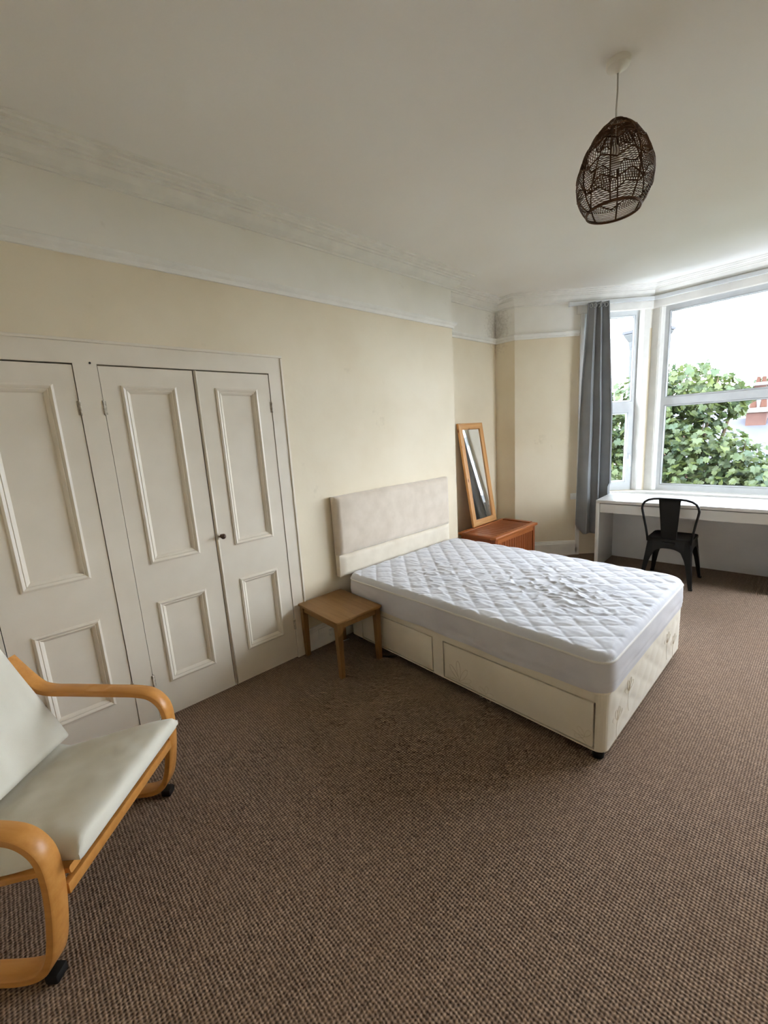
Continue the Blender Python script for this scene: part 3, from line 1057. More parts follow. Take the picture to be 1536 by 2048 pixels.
def pad(x0, x1, y0, y1, z0, z1, bulge, nu=60, nv=24, r=0.022, seed=0):
    bm = bmesh.new()
    g = []
    for i in range(nu + 1):
        row = []
        for j in range(nv + 1):
            u, v = i / nu, j / nv
            y, z = y0 + (y1 - y0) * u, z0 + (z1 - z0) * v
            e = min(y - y0, y1 - y, z - z0, z1 - z)
            d = 1.0
            ex = 0
            if e < r:
                ex = r - math.sqrt(max(r * r - (r - e) ** 2, 0))
            x = x1 - ex + bulge * (1 - (2 * u - 1) ** 4) * (1 - (2 * v - 1) ** 4) + 0.0025 * noise.noise((y * 5, z * 9, seed))
            wob = 0.003 * noise.noise((y * 8, z * 3, seed + 4))
            row.append(bm.verts.new((x, y, z + (wob if j == nv else 0))))
        g.append(row)
    for i in range(nu):
        for j in range(nv):
            bm.faces.new((g[i][j], g[i + 1][j], g[i + 1][j + 1], g[i][j + 1]))
    # sides back to the board
    loop = [g[i][0] for i in range(nu + 1)] + [g[nu][j] for j in range(1, nv + 1)] + [g[i][nv] for i in range(nu - 1, -1, -1)] + [g[0][j] for j in range(nv - 1, 0, -1)]
    back = [bm.verts.new((x0, v.co.y, v.co.z)) for v in loop]
    n = len(loop)
    for i in range(n):
        bm.faces.new((loop[i], loop[(i + 1) % n], back[(i + 1) % n], back[i]))
    bm.faces.new(back)
    return bm


obj('padded_panel', pad(0.012, 0.078, HY0 - hy, HY1 - hy, 0.668, 1.114, 0.012), 'headboard', hb, True, 60)
obj('lower_strip', pad(0.012, 0.072, HY0 - hy + 0.003, HY1 - hy - 0.003, 0.500, 0.6665, 0.002, 40, 10, 0.012, 3), 'headboard_low', hb, True, 60)
for y in (-0.42, 0.42):
    obj('strut', box(0.012, 0.034, y - 0.03, y + 0.03, 0.02, 0.4985), 'chest_z', hb)

# ------------------------------------------------------------------ bedside table
tb = empty('bedside_table', (-2.272, 1.588, 0), -0.021)
tag(tb, 'small square oak bedside table between the cupboard doors and the bed', 'table')
TA, TBd, TH = 0.478, 0.377, 0.398
obj('table_top', box(-TA / 2, TA / 2, -TBd / 2, TBd / 2, TH - 0.018, TH, 0.004), 'oak_table', tb, True, 40)
for sx in (-1, 1):
    for sy in (-1, 1):
        bm = bmesh.new()
        cx, cy = sx * (TA / 2 - 0.028), sy * (TBd / 2 - 0.028)
        rg = []
        for z, w in ((0, 0.015), (0.30, 0.019), (TH - 0.0185, 0.0195)):
            oxx, oyy = sx * (0.0195 - w), sy * (0.0195 - w)
            rg.append([bm.verts.new((cx + oxx * 0 + a * w, cy + b * w, z)) for a, b in ((-1, -1), (1, -1), (1, 1), (-1, 1))])
        for p, q in zip(rg, rg[1:]):
            for j in range(4):
                bm.faces.new((p[j], p[(j + 1) % 4], q[(j + 1) % 4], q[j]))
        bm.faces.new(rg[0])
        bm.faces.new(rg[-1])
        obj('leg', bm, 'oak_table_v', tb)
for sy in (-1, 1):
    y = sy * (TBd / 2 - 0.026)
    obj('apron', box(-TA / 2 + 0.049, TA / 2 - 0.049, y - 0.009, y + 0.009, TH - 0.058, TH - 0.0185), 'oak_table', tb)
for sx in (-1, 1):
    x = sx * (TA / 2 - 0.026)
    obj('apron', box(x - 0.009, x + 0.009, -TBd / 2 + 0.049, TBd / 2 - 0.049, TH - 0.058, TH - 0.0185), 'oak_table', tb)

# ------------------------------------------------------------------ socket and plug under the table
so = empty('wall_socket', (XW + 0.0205, 1.62, 0.105))
tag(so, 'white double wall socket on the skirting under the bedside table', 'socket')
obj('faceplate', box(0, 0.010, -0.073, 0.073, -0.043, 0.043, 0.004), 'socket', so, True, 40)
for y in (-0.036, 0.036):
    obj('switch', box(0.0102, 0.0145, y - 0.006, y + 0.006, 0.012, 0.030, 0.0015), 'socket', so)
pl = empty('power_plug', (XW + 0.0312, 1.655, 0.098))
tag(pl, 'white plug pushed into the wall socket under the bedside table', 'plug')
obj('plug_body', box(0, 0.032, -0.024, 0.024, -0.026, 0.022, 0.008, 3), 'socket', pl, True, 50)
obj('flex', tube([(0.016, 0.004, -0.025), (0.018, 0.006, -0.045), (0.03, 0.02, -0.075), (0.05, 0.06, -0.092), (0.06, 0.12, -0.094)], 0.0035, 8), 'socket', pl, True)

# ------------------------------------------------------------------ wooden chest
CX0, CX1, CY0, CY1, CH = -2.585, -2.137, 3.365, 4.185, 0.505
ch = empty('wooden_chest', ((CX0 + CX1) / 2, (CY0 + CY1) / 2, 0))
tag(ch, 'red-brown slatted wooden storage chest in the alcove behind the bed', 'chest')
hx, hy2 = (CX1 - CX0) / 2, (CY1 - CY0) / 2
lid_t = 0.028
obj('lid_rail', box(hx - 0.062, hx, -hy2, hy2, CH - lid_t, CH, 0.007, 3), 'chest_y', ch, True, 40)
obj('lid_rail', box(-hx, -hx + 0.05, -hy2, hy2, CH - lid_t, CH, 0.006, 2), 'chest_y', ch, True, 40)
for s in (-1, 1):
    y0, y1 = (hy2 - 0.055, hy2) if s > 0 else (-hy2, -hy2 + 0.055)
    obj('lid_rail', box(-hx + 0.0505, hx - 0.0625, y0, y1, CH - lid_t, CH + (0.006 if s > 0 else 0), 0.005), 'chest_x', ch, True, 40)
ns = 11
y0, y1 = -hy2 + 0.058, hy2 - 0.058
wd = (y1 - y0) / ns
sm = None
for i in range(ns):
    c = y0 + wd * (i + 0.5)
    if sm is None:
        sm = obj('lid_slat', box(-hx + 0.051, hx - 0.063, -wd / 2 + 0.0025, wd / 2 - 0.0025, -0.011, 0.011, 0.002), 'chest_x', ch)
        sm.location = (0, c, CH - 0.016)
    else:
        share('lid_slat', sm.data, ch, (0, c, CH - 0.016))
bz1 = CH - lid_t - 0.001
bi = 0.022
for sx in (-1, 1):
    for sy in (-1, 1):
        px, py = sx * (hx - bi - 0.02), sy * (hy2 - bi - 0.02)
        obj('corner_post', box(px - 0.02, px + 0.02, py - 0.02, py + 0.02, 0, bz1, 0.003), 'chest_z', ch)
for sx in (-1, 1):
    px = sx * (hx - bi - 0.012)
    for z0, z1 in ((0.06, 0.105), (bz1 - 0.05, bz1)):
        obj('side_rail', box(px - 0.012, px + 0.012, -hy2 + bi + 0.0405, hy2 - bi - 0.0405, z0, z1, 0.003), 'chest_y', ch)
    nv = 15
    a, b = -hy2 + bi + 0.041, hy2 - bi - 0.041
    w = (b - a) / nv
    first = None
    for i in range(nv):
        c = a + w * (i + 0.5)
        if first is None:
            first = obj('side_slat', box(-0.007, 0.007, -w / 2 + 0.002, w / 2 - 0.002, 0.106, bz1 - 0.051, 0.003), 'chest_z', ch)
            first.location = (px - sx * 0.003, c, 0)
        else:
            share('side_slat', first.data, ch, (px - sx * 0.003, c, 0))
for sy in (-1, 1):
    py = sy * (hy2 - bi - 0.012)
    for z0, z1 in ((0.06, 0.105), (bz1 - 0.05, bz1)):
        obj('end_rail', box(-hx + bi + 0.0405, hx - bi - 0.0405, py - 0.012, py + 0.012, z0, z1, 0.003), 'chest_x', ch)
    nv = 8
    a, b = -hx + bi + 0.041, hx - bi - 0.041
    w = (b - a) / nv
    first = None
    for i in range(nv):
        c = a + w * (i + 0.5)
        if first is None:
            first = obj('end_slat', box(-w / 2 + 0.002, w / 2 - 0.002, -0.007, 0.007, 0.106, bz1 - 0.051, 0.003), 'chest_z', ch)
            first.location = (c, py - sy * 0.003, 0)
        else:
            share('end_slat', first.data, ch, (c, py - sy * 0.003, 0))

# ------------------------------------------------------------------ pine mirror leaning in the alcove
MW, ML, MTk = 0.452, 1.108, 0.024
mi = empty('pine_mirror', (-2.562, 3.838, CH + 0.0046))
tag(mi, 'tall pine-framed mirror leaning on the alcove wall above the chest', 'mirror')
tilt = math.asin((2.7585 - 2.562 - 0.024) / ML)
mi.rotation_euler = (0, -tilt, math.radians(1.2))
# local: x forward (towards room), y width, z up; back of the frame at x=-MTk
FWd = 0.068


def mitred(p0, p1, q0, q1, x_b, prof):
    """frame member between outer edge p0->p1 and inner edge q0->q1 in the yz plane"""
    bm = bmesh.new()
    ends = []
    for po, qi in ((p0, q0), (p1, q1)):
        ends.append([bm.verts.new((h, po[0] + (qi[0] - po[0]) * t, po[1] + (qi[1] - po[1]) * t)) for t, h in prof])
    k = len(prof)
    for j in range(k):
        bm.faces.new((ends[0][j], ends[0][(j + 1) % k], ends[1][(j + 1) % k], ends[1][j]))
    bm.faces.new(ends[0])
    bm.faces.new(list(reversed(ends[1])))
    return bm


fprof = [(0, -MTk), (0, -0.004), (0.06, 0), (0.22, 0), (0.28, -0.003), (0.75, -0.003), (0.8, -0.001), (0.93, -0.002), (1.0, -0.010), (1.0, -MTk)]
O = [(-MW / 2, 0), (MW / 2, 0), (MW / 2, ML), (-MW / 2, ML)]
I = [(-MW / 2 + FWd, FWd), (MW / 2 - FWd, FWd), (MW / 2 - FWd, ML - FWd), (-MW / 2 + FWd, ML - FWd)]
for i in range(4):
    j = (i + 1) % 4
    obj('frame_rail' if i % 2 == 0 else 'frame_stile', mitred(O[i], O[j], I[i], I[j], 0, fprof), 'pine_y' if i % 2 == 0 else 'pine_z', mi)
obj('mirror_glass', box(-0.016, -0.013, I[0][0] - 0.006, I[1][0] + 0.006, I[0][1] - 0.006, I[2][1] + 0.006), 'mirror', mi)
obj('backing_board', box(-0.0215, -0.0165, I[0][0] - 0.006, I[1][0] + 0.006, I[0][1] - 0.006, I[2][1] + 0.006), 'chest_z', mi)

# ------------------------------------------------------------------ desk
dk = empty('white_desk', (-1.668, 4.515, 0), math.radians(4.2))
tag(dk, 'long plain white desk standing in front of the bay window', 'desk')
DL, DD, DH = 1.42, 0.545, 0.735
obj('desk_top', box(0, DL, 0, DD, DH - 0.03, DH, 0.002), 'desk', dk, True, 40)
for x in (0, DL - 0.036):
    obj('side_panel', box(x, x + 0.036, 0, DD, 0, DH - 0.0305, 0.002), 'desk', dk, True, 40)
dw = obj('drawer', box(0.040, DL - 0.040, 0.004, 0.022, DH - 0.128, DH - 0.0365, 0.0015), 'desk', dk)
obj('drawer_box', box(0.060, DL - 0.060, 0.0225, DD - 0.08, DH - 0.118, DH - 0.06), 'desk', dw)
obj('back_panel', box(0.0365, DL - 0.0365, DD - 0.018, DD - 0.002, 0.004, DH - 0.0305), 'desk', dk)

# ------------------------------------------------------------------ black metal chair
mc = empty('metal_chair', (-0.985, 4.56, 0), math.radians(1.5))
tag(mc, 'black pressed-steel cafe chair tucked under the white desk', 'chair')
# seat: dished square with rolled edge
bm = bmesh.new()
n = 18
g = []
for i in range(n + 1):
    row = []
    for j in range(n + 1):
        u, v = -1 + 2 * i / n, -1 + 2 * j / n
        wdt = 0.172 + 0.006 * (v + 1) / 2
        x, y = u * wdt, v * 0.17
        # rounded corners
        cx = max(abs(x) - (wdt - 0.05), 0)
        cy = max(abs(y) - (0.17 - 0.05), 0)
        d = math.hypot(cx, cy)
        if d > 0.05:
            x = math.copysign(wdt - 0.05 + cx / d * 0.05, x)
            y = math.copysign(0.12 + cy / d * 0.05, y)
        m_ = max(abs(u), abs(v))
        z = 0.447 - 0.010 * (1 - m_ ** 4)
        if m_ > 0.9:
            z = 0.447
        if m_ == 1:
            z = 0.440
        row.append(bm.verts.new((x, y, z)))
    g.append(row)
for i in range(n):
    for j in range(n):
        bm.faces.new((g[i][j], g[i + 1][j], g[i + 1][j + 1], g[i][j + 1]))
loop = [g[i][0] for i in range(n + 1)] + [g[n][j] for j in range(1, n + 1)] + [g[i][n] for i in range(n - 1, -1, -1)] + [g[0][j] for j in range(n - 1, 0, -1)]
low = [bm.verts.new((v.co.x, v.co.y, 0.418)) for v in loop]
lowi = [bm.verts.new((v.co.x * 0.97, v.co.y * 0.97, 0.418)) for v in loop]
topi = [bm.verts.new((v.co.x * 0.97, v.co.y * 0.97, 0.436)) for v in loop]
for A, B in ((loop, low), (low, lowi), (lowi, topi)):
    for i in range(len(loop)):
        bm.faces.new((A[i], A[(i + 1) % len(loop)], B[(i + 1) % len(loop)], B[i]))
obj('seat', bm, 'black_metal', mc, True, 50)


def leg_mesh(sx, sy):
    """tapered folded-sheet leg: wide flaring top arching into the apron, narrow foot"""
    bm = bmesh.new()
    rings = []
    for k in range(9):
        t = k / 8
        z = 0.418 * (1 - t)
        ox_, oy_ = sx * (0.155 + 0.042 * t), sy * (0.152 + 0.055 * t)
        w = 0.026 + 0.075 * max(0, 1 - t * 1.9) ** 2.0 + 0.034 * (1 - t)
        # L-shaped section, outer corner at (ox_,oy_) with a rounded edge
        c = 0.012 * (1 - 0.5 * t)
        th = 0.0025
        pts = [(-w, 0), (-c, 0), (-c * 0.3, -c * 0.3), (0, -c), (0, -w), (-th, -w), (-th, -c), (-c * 0.3 - th, -c * 0.3 - th), (-c, -th), (-w, -th)]
        rings.append([bm.verts.new((ox_ + sx * (p[0] + 0.012), oy_ + sy * (p[1] + 0.012), z)) for p in pts])
    m_ = len(rings[0])
    for a, b in zip(rings, rings[1:]):
        for j in range(m_):
            bm.faces.new((a[j], a[(j + 1) % m_], b[(j + 1) % m_], b[j]))
    bm.faces.new(rings[0])
    bm.faces.new(list(reversed(rings[-1])))
    return bm


for sx in (-1, 1):
    for sy in (-1, 1):
        l = obj('leg', leg_mesh(sx, sy), 'black_metal', mc, True, 35)
        bx, by = sx * (0.197 + 0.005), sy * (0.207 + 0.005)
        obj('rubber_foot', box(bx - 0.011, bx + 0.011, by - 0.011, by + 0.011, 0, 0.018, 0.003), 'black_plastic', l)
# arched aprons between the legs
for (ax, s) in (('x', -1), ('x', 1), ('y', -1), ('y', 1)):
    bm = bmesh.new()
    half = 0.125
    top, bot = [], []
    off_ = 0.1655
    for k in range(13):
        u = -half + 2 * half * k / 12
        zb = 0.352 - 0.05 * (abs(u) / half) ** 2.6
        for lst, z in ((top, 0.418), (bot, zb)):
            q = []
            for dd in (0.0, -0.003):
                o_ = s * (off_ + dd + 0.012 * (0.418 - z) / 0.1)
                q.append(bm.verts.new((u, o_, z) if ax == 'x' else (o_, u, z)))
            lst.append(q)
    for k in range(12):
        for a, b in ((0, 0),):
            bm.faces.new((top[k][0], top[k + 1][0], bot[k + 1][0], bot[k][0]))
            bm.faces.new((top[k][1], bot[k][1], bot[k + 1][1], top[k + 1][1]))
            bm.faces.new((bot[k][0], bot[k + 1][0], bot[k + 1][1], bot[k][1]))
            bm.faces.new((top[k][0], top[k][1], top[k + 1][1], top[k + 1][0]))
    for k in (0, 12):
        bm.faces.new((top[k][0], bot[k][0], bot[k][1], top[k][1]))
    obj('apron', bm, 'black_metal', mc, True, 40)
# back: splayed tube loop and centre plate, leaning back (towards -y)
by0 = -0.158


def back_y(z):
    return by0 - 0.13 * max(0, (z - 0.42)) ** 1.15 * 1.2


loop = []
for x, z in ((0.168, 0.405), (0.172, 0.45), (0.184, 0.53), (0.198, 0.61), (0.212, 0.685), (0.217, 0.72), (0.212, 0.75), (0.195, 0.782), (0.165, 0.803), (0.125, 0.815), (0.08, 0.819)):
    loop.append((x, back_y(z), z))
pts = loop + [(-p[0], p[1], p[2]) for p in reversed(loop)]
obj('back_loop', tube(pts, 0.0095, 10), 'black_metal', mc, True)
bm = bmesh.new()
gr = []
for k in range(9):
    t = k / 8
    z = 0.408 + t * (0.822 - 0.408)
    w = 0.056 + 0.028 * t
    row = []
    for j in range(9):
        u = -1 + 2 * j / 8
        row.append(bm.verts.new((u * w, back_y(z) - 0.004 + 0.010 * (1 - u * u), z)))
    gr.append(row)
for k in range(8):
    for j in range(8):
        bm.faces.new((gr[k][j], gr[k][j + 1], gr[k + 1][j + 1], gr[k + 1][j]))
pm = obj('back_plate', bm, 'black_metal', mc, True)
sd = pm.modifiers.new('thick', 'SOLIDIFY')
sd.thickness = 0.004
obj('plate_bracket', box(-0.052, 0.052, by0 - 0.022, by0 - 0.006, 0.388, 0.412, 0.003), 'black_metal', mc)

# ------------------------------------------------------------------ bentwood armchair
ac = empty('bentwood_armchair', (-1.944 + 0.005, 0.294, 0))
tag(ac, 'bentwood armchair with off-white cushion and golden birch arms', 'armchair')
ac.rotation_euler = (0, 0, -math.atan2(0.69, 0.73))
# local: +y forward, +x towards the near side


def strap(path, w, th, bm=None):
    """flat laminated strip: path in the (y, z) plane, centred on x = 0"""
    bm = bm or bmesh.new()
    n = len(path)
    rings = []
    for i in range(n):
        a, b = Vector(path[max(i - 1, 0)]), Vector(path[min(i + 1, n - 1)])
        t = (b - a).normalized()
        nn = Vector((-t.y, t.x))
        p = Vector(path[i])
        e = 0.004
        sec = [(-w / 2 + e, -th / 2), (w / 2 - e, -th / 2), (w / 2, -th / 2 + e), (w / 2, th / 2 - e), (w / 2 - e, th / 2), (-w / 2 + e, th / 2), (-w / 2, th / 2 - e), (-w / 2, -th / 2 + e)]
        rings.append([bm.verts.new((sx, p.x + nn.x * s, p.y + nn.y * s)) for sx, s in sec])
    for a, b in zip(rings, rings[1:]):
        for j in range(8):
            bm.faces.new((a[j], a[(j + 1) % 8], b[(j + 1) % 8], b[j]))
    bm.faces.new(rings[0])
    bm.faces.new(list(reversed(rings[-1])))
    return bm


def smooth_path(pts, sub=6):
    out = []
    n = len(pts)
    for i in range(n - 1):
        p0, p1, p2, p3 = (Vector(pts[max(i - 1, 0)]), Vector(pts[i]), Vector(pts[i + 1]), Vector(pts[min(i + 2, n - 1)]))
        for k in range(sub):
            t = k / sub
            out.append(tuple(0.5 * ((2 * p1) + (-p0 + p2) * t + (2 * p0 - 5 * p1 + 4 * p2 - p3) * t * t + (-p0 + 3 * p1 - 3 * p2 + p3) * t ** 3)))
    out.append(tuple(pts[-1]))
    return out


side = smooth_path([(-0.56, 0.70), (-0.47, 0.585), (-0.41, 0.550), (-0.30, 0.540), (-0.14, 0.528), (-0.02, 0.518), (0.04, 0.498), (0.078, 0.45), (0.088, 0.38), (0.082, 0.28), (0.062, 0.16), (0.038, 0.085), (0.0, 0.040), (-0.06, 0.022), (-0.16, 0.018), (-0.34, 0.018), (-0.52, 0.018), (-0.60, 0.018)])
XF, XN = -0.012, 0.640
for x in (XF, XN):
    s = obj('side_frame', strap(side, 0.060, 0.027), 'armwood', ac, True, 45)
    s.location = (x, 0, 0)
    f_ = obj('floor_glide', box(-0.022, 0.022, 0.008, 0.048, 0.0, 0.032, 0.006), 'black_plastic', s, True, 40)
    obj('floor_glide', box(-0.022, 0.022, -0.58, -0.55, 0.0, 0.006, 0.001), 'black_plastic', s)
# seat-and-back bent rails inside the side frames
seat_rail = smooth_path([(0.105, 0.336), (0.0, 0.322), (-0.16, 0.285), (-0.31, 0.245), (-0.385, 0.27), (-0.44, 0.36), (-0.53, 0.56), (-0.63, 0.80), (-0.70, 0.97)])
for x in (XF + 0.062, XN - 0.062):
    s = obj('seat_rail', strap(seat_rail, 0.045, 0.024), 'armwood', ac, True, 45)
    s.location = (x, 0, 0)
for (y, z) in ((0.088, 0.296), (-0.30, 0.225), (-0.66, 0.90)):
    obj('cross_bar', box(XF + 0.03, XN - 0.03, y - 0.012, y + 0.012, z - 0.034, z + 0.003, 0.004), 'armwood', ac, True, 40)
obj('cross_bar', box(XF + 0.03, XN - 0.03, -0.50, -0.47, 0.032, 0.062, 0.004), 'armwood', ac, True, 40)


def cushion(name, path, x0, x1, thick, seed, front_round=True, mat='cushion'):
    """padded slab following a (y, z) path (its lower face)"""
    path = smooth_path(path, 8)
    n = len(path)
    m_ = 34
    bm = bmesh.new()
    top, bot = [], []
    for i in range(n):
        a, b = Vector(path[max(i - 1, 0)]), Vector(path[min(i + 1, n - 1)])
        t = (b - a).normalized()
        nn = Vector((-t.y, t.x))
        if nn.y < 0 and abs(nn.y) > abs(nn.x):
            nn = -nn
        r1, r2 = [], []
        for j in range(m_ + 1):
            u = j / m_
            x = x0 + (x1 - x0) * u
            d_end = min(i, n - 1 - i) / 5.0
            d_side = min(j, m_ - j) / 3.0
            e = min(1, d_end, d_side)
            rd = math.sqrt(max(0, 1 - (1 - e) ** 2)) if e < 1 else 1
            h = thick * (0.5 + 0.5 * rd)
            lo = thick * (0.22 - 0.22 * rd)
            crown = 0.012 * math.sin(math.pi * u) * math.sin(math.pi * i / (n - 1))
            nz = 0.009 * noise.noise((x * 6, path[i][0] * 6, seed)) + 0.0045 * noise.noise((x * 21, path[i][0] * 17, seed + 2))
            edge_pull = 0.006 * noise.noise((path[i][0] * 9, seed, u * 2)) * (1 if j in (0, m_) else 0)
            p = Vector(path[i]) + nn * (h + (crown + nz) * rd)
            q = Vector(path[i]) + nn * lo
            r1.append(bm.verts.new((x + edge_pull, p.x, p.y)))
            r2.append(bm.verts.new((x + edge_pull, q.x, q.y)))
        top.append(r1)
        bot.append(r2)
    for i in range(n - 1):
        for j in range(m_):
            bm.faces.new((top[i][j], top[i + 1][j], top[i + 1][j + 1], top[i][j + 1]))
            bm.faces.new((bot[i][j], bot[i][j + 1], bot[i + 1][j + 1], bot[i + 1][j]))
        for j in (0, m_):
            bm.faces.new((top[i][j], bot[i][j], bot[i + 1][j], top[i + 1][j]))
    for i in (0, n - 1):
        for j in range(m_):
            bm.faces.new((top[i][j], top[i][j + 1], bot[i][j + 1], bot[i][j]))
    return obj(name, bm, mat, ac, True, 60)


cushion('seat_cushion', [(-0.40, 0.275), (-0.31, 0.262), (-0.16, 0.300), (0.0, 0.340), (0.09, 0.360), (0.148, 0.364)], XF + 0.036, XN - 0.036, 0.062, 1.0)
cushion('back_cushion', [(-0.385, 0.325), (-0.42, 0.40), (-0.52, 0.60), (-0.62, 0.82), (-0.70, 1.01)][::-1], XF + 0.036, XN - 0.036, 0.085, 7.0)

# ------------------------------------------------------------------ pendant lamp
PX, PY = -0.716, 2.013
lp = empty('pendant_lamp', (PX, PY, 2.38))
tag(lp, 'egg-shaped dark woven rattan pendant lamp hanging from the ceiling', 'lamp')
zc = CEIL - 2.38
obj('ceiling_rose', lathe([(0.0, zc), (0.043, zc), (0.043, zc - 0.012), (0.040, zc - 0.020), (0.026, zc - 0.027), (0.012, zc - 0.034), (0.006, zc - 0.040), (0.0, zc - 0.040)], 28), 'lamp_plastic', lp, True, 40)
obj('flex', tube([(0, 0, zc - 0.038), (0.001, 0, zc - 0.1), (-0.002, 0.001, zc - 0.16), (0, 0, zc - 0.23), (0, 0, 0.225)], 0.0032, 8), 'cord', lp, True)
obj('lampholder', lathe([(0.0, 0.235), (0.009, 0.234), (0.014, 0.225), (0.019, 0.215), (0.019, 0.17), (0.021, 0.168), (0.021, 0.160), (0.0, 0.160)], 18), 'lamp_plastic', lp, True, 40)
sh = empty('shade', (0, 0, 0))
sh.parent = lp
EGG = [(0.0, 0.098), (0.03, 0.118), (0.07, 0.134), (0.11, 0.139), (0.15, 0.135), (0.19, 0.123), (0.23, 0.104), (0.265, 0.082), (0.29, 0.060), (0.308, 0.038), (0.315, 0.026)]


def egg_r(z):
    for (z0, r0), (z1, r1) in zip(EGG, EGG[1:]):
        if z <= z1:
            t = (z - z0) / (z1 - z0)
            return r0 + (r1 - r0) * t
    return EGG[-1][1]


def epos(a, z, dr=0.0):
    r = egg_r(z) + dr
    return (r * math.cos(a), r * math.sin(a), z)


def eball(z):
    return z


for k in range(8):
    a = 2 * math.pi * (k + 0.3) / 8
    obj('rib', tube([epos(a, 0.315 * i / 16) for i in range(17)], 0.0030, 6), 'rattan', sh, True)
for z, r in ((0.0, 0.0042), (0.004, 0.0032), (0.315, 0.004)):
    obj('rim', tube([epos(2 * math.pi * i / 40, z) for i in range(40)], r, 6, True), 'rattan', sh, True)
# zigzag bands
ZZ = [(0.075, 0.028), (0.145, 0.028), (0.215, 0.024), (0.268, 0.016)]


def zz(a, zc_, amp):
    t = (a / (2 * math.pi) * 8) % 1.0
    return zc_ + amp * (abs(2 * t - 1) * 2 - 1) * 0.5


for zc_, amp in ZZ:
    obj('zigzag_band', tube([epos(2 * math.pi * i / 64, zz(2 * math.pi * i / 64, zc_, amp), 0.001) for i in range(64)], 0.0027, 6, True), 'rattan', sh, True)
bm = bmesh.new()
# fine weave: level canes, with upright canes between alternate bands
nz_ = 40
for i in range(nz_):
    z = 0.012 + (0.305 - 0.012) * i / (nz_ - 1)
    if 0.0 < z < 0.045 and i % 2:
        pass
    seg = 96
    run = []
    for k in range(seg + 1):
        a = 2 * math.pi * k / seg
        lo = zz(a, *ZZ[1])
        hi = zz(a, *ZZ[2])
        open_patch = lo < z < hi and (int(a / (2 * math.pi) * 8 + 0.5) % 2 == 0)
        if open_patch:
            if len(run) > 1:
                tube(run, 0.00145, 4, bm=bm)
            run = []
        else:
            run.append(epos(a, z, 0.0006 * math.sin(k * 3 + i)))
    if len(run) > 1:
        tube(run, 0.00145, 4, bm=bm)
for k in range(88):
    a = 2 * math.pi * k / 88
    for (b0, b1) in ((None, 0), (1, 2), (3, None)):
        za = 0.05 if b0 is None else zz(a, *ZZ[b0])
        zb = 0.312 if b1 is None else zz(a, *ZZ[b1])
        tube([epos(a + 0.02 * math.sin(q * 1.3), za + (zb - za) * q / 5) for q in range(6)], 0.0015, 4, bm=bm)
wv = obj('fine_weave', bm, 'rattan', sh)
tag(wv, kind='stuff')

# ------------------------------------------------------------------ curtain on its track
tr = empty('curtain_track', onB(0.58, 2.775, 0, 0.07))
tag(tr, 'slim white curtain track fixed under the bay cornice', 'curtain rail')
t0 = Vector(tr.location)
pth = [onB(0.58, 0, 0, 0.047)[:2], (XC + 0.0195, YF - 0.047), (XC2 - 0.0195, YF - 0.047), onB2(LB - 0.25, 0, 0, 0.047)[:2]]
tp = [(-0.009, -0.018), (0.009, -0.018), (0.011, -0.014), (0.011, 0.014), (0.009, 0.018), (-0.009, 0.018)]
bm = sweep([(d, h) for d, h in tp], [(p[0] - t0.x, p[1] - t0.y) for p in pth])
obj('track', bm, 'upvc', tr)


def track_bracket(s):
    a, b = onB(s, 0, 0, 0.001), onB(s + 0.02, 0, 0, 0.001)
    c, d = onB(s + 0.02, 0, 0, 0.037), onB(s, 0, 0, 0.037)
    return prism([(p[0] - t0.x, p[1] - t0.y) for p in (a, b, c, d)], -0.012, 0.022)


for s in (0.60,):
    obj('bracket', track_bracket(s), 'upvc', tr)
a, b, c, d = onB(0.556, 0, 0, 0.030), onB(0.579, 0, 0, 0.030), onB(0.579, 0, 0, 0.064), onB(0.556, 0, 0, 0.064)
obj('end_cap', prism([(p[0] - t0.x, p[1] - t0.y) for p in (a, b, c, d)], -0.022, 0.022), 'upvc', tr)

cu = empty('grey_curtain', onB(0.86, 0.30, 0, 0.10))
tag(cu, 'long slate-grey curtain drawn back at the left of the bay', 'curtain')
c0 = Vector(cu.location)
bm = bmesh.new()
NUc, NVc = 150, 60
FOLDS = 3.2
g = []
for i in range(NUc + 1):
    t = i / NUc
    row = []
    for j in range(NVc + 1):
        v = j / NVc
        hem = 0.275 + 0.15 * max(0, 0.18 - t) / 0.18
        z = 2.765 + (hem - 2.765) * v
        sl = 0.735 - 0.03 * min(1, v * 3) - 0.045 * v
        sr = 0.950 + 0.052 * min(1, v * 2.2) + 0.045 * v
        tt = t + 0.035 * math.sin(t * 11 + 1.0)
        ph = FOLDS * 2 * math.pi * tt + 2.6 + 0.35 * math.sin(v * 2.1 + t * 5) + 0.3 * v
        amp = (0.030 + 0.014 * min(1, v * 2)) * (0.95 + 0.25 * math.sin(t * 9 + 2))
        s = sl + (sr - sl) * t + 0.012 * math.sin(2 * ph)
        off = 0.110 + amp * math.sin(ph) + 0.006 * noise.noise((t * 9, z * 2.2, 0.5))
        off = max(off, 0.0625)
        if z < 0.85:
            # hangs clear of the desk's back corner
            s = min(s, 1.030 - 0.862 * (off - 0.094))
        p = Vector(onB(s, z, 0, off)) - c0
        row.append(bm.verts.new(p))
    g.append(row)
for i in range(NUc):
    for j in range(NVc):
        bm.faces.new((g[i][j], g[i + 1][j], g[i + 1][j + 1], g[i][j + 1]))
cl = obj('cloth', bm, 'curtain', cu, True)
sd = cl.modifiers.new('thick', 'SOLIDIFY')
sd.thickness = 0.002
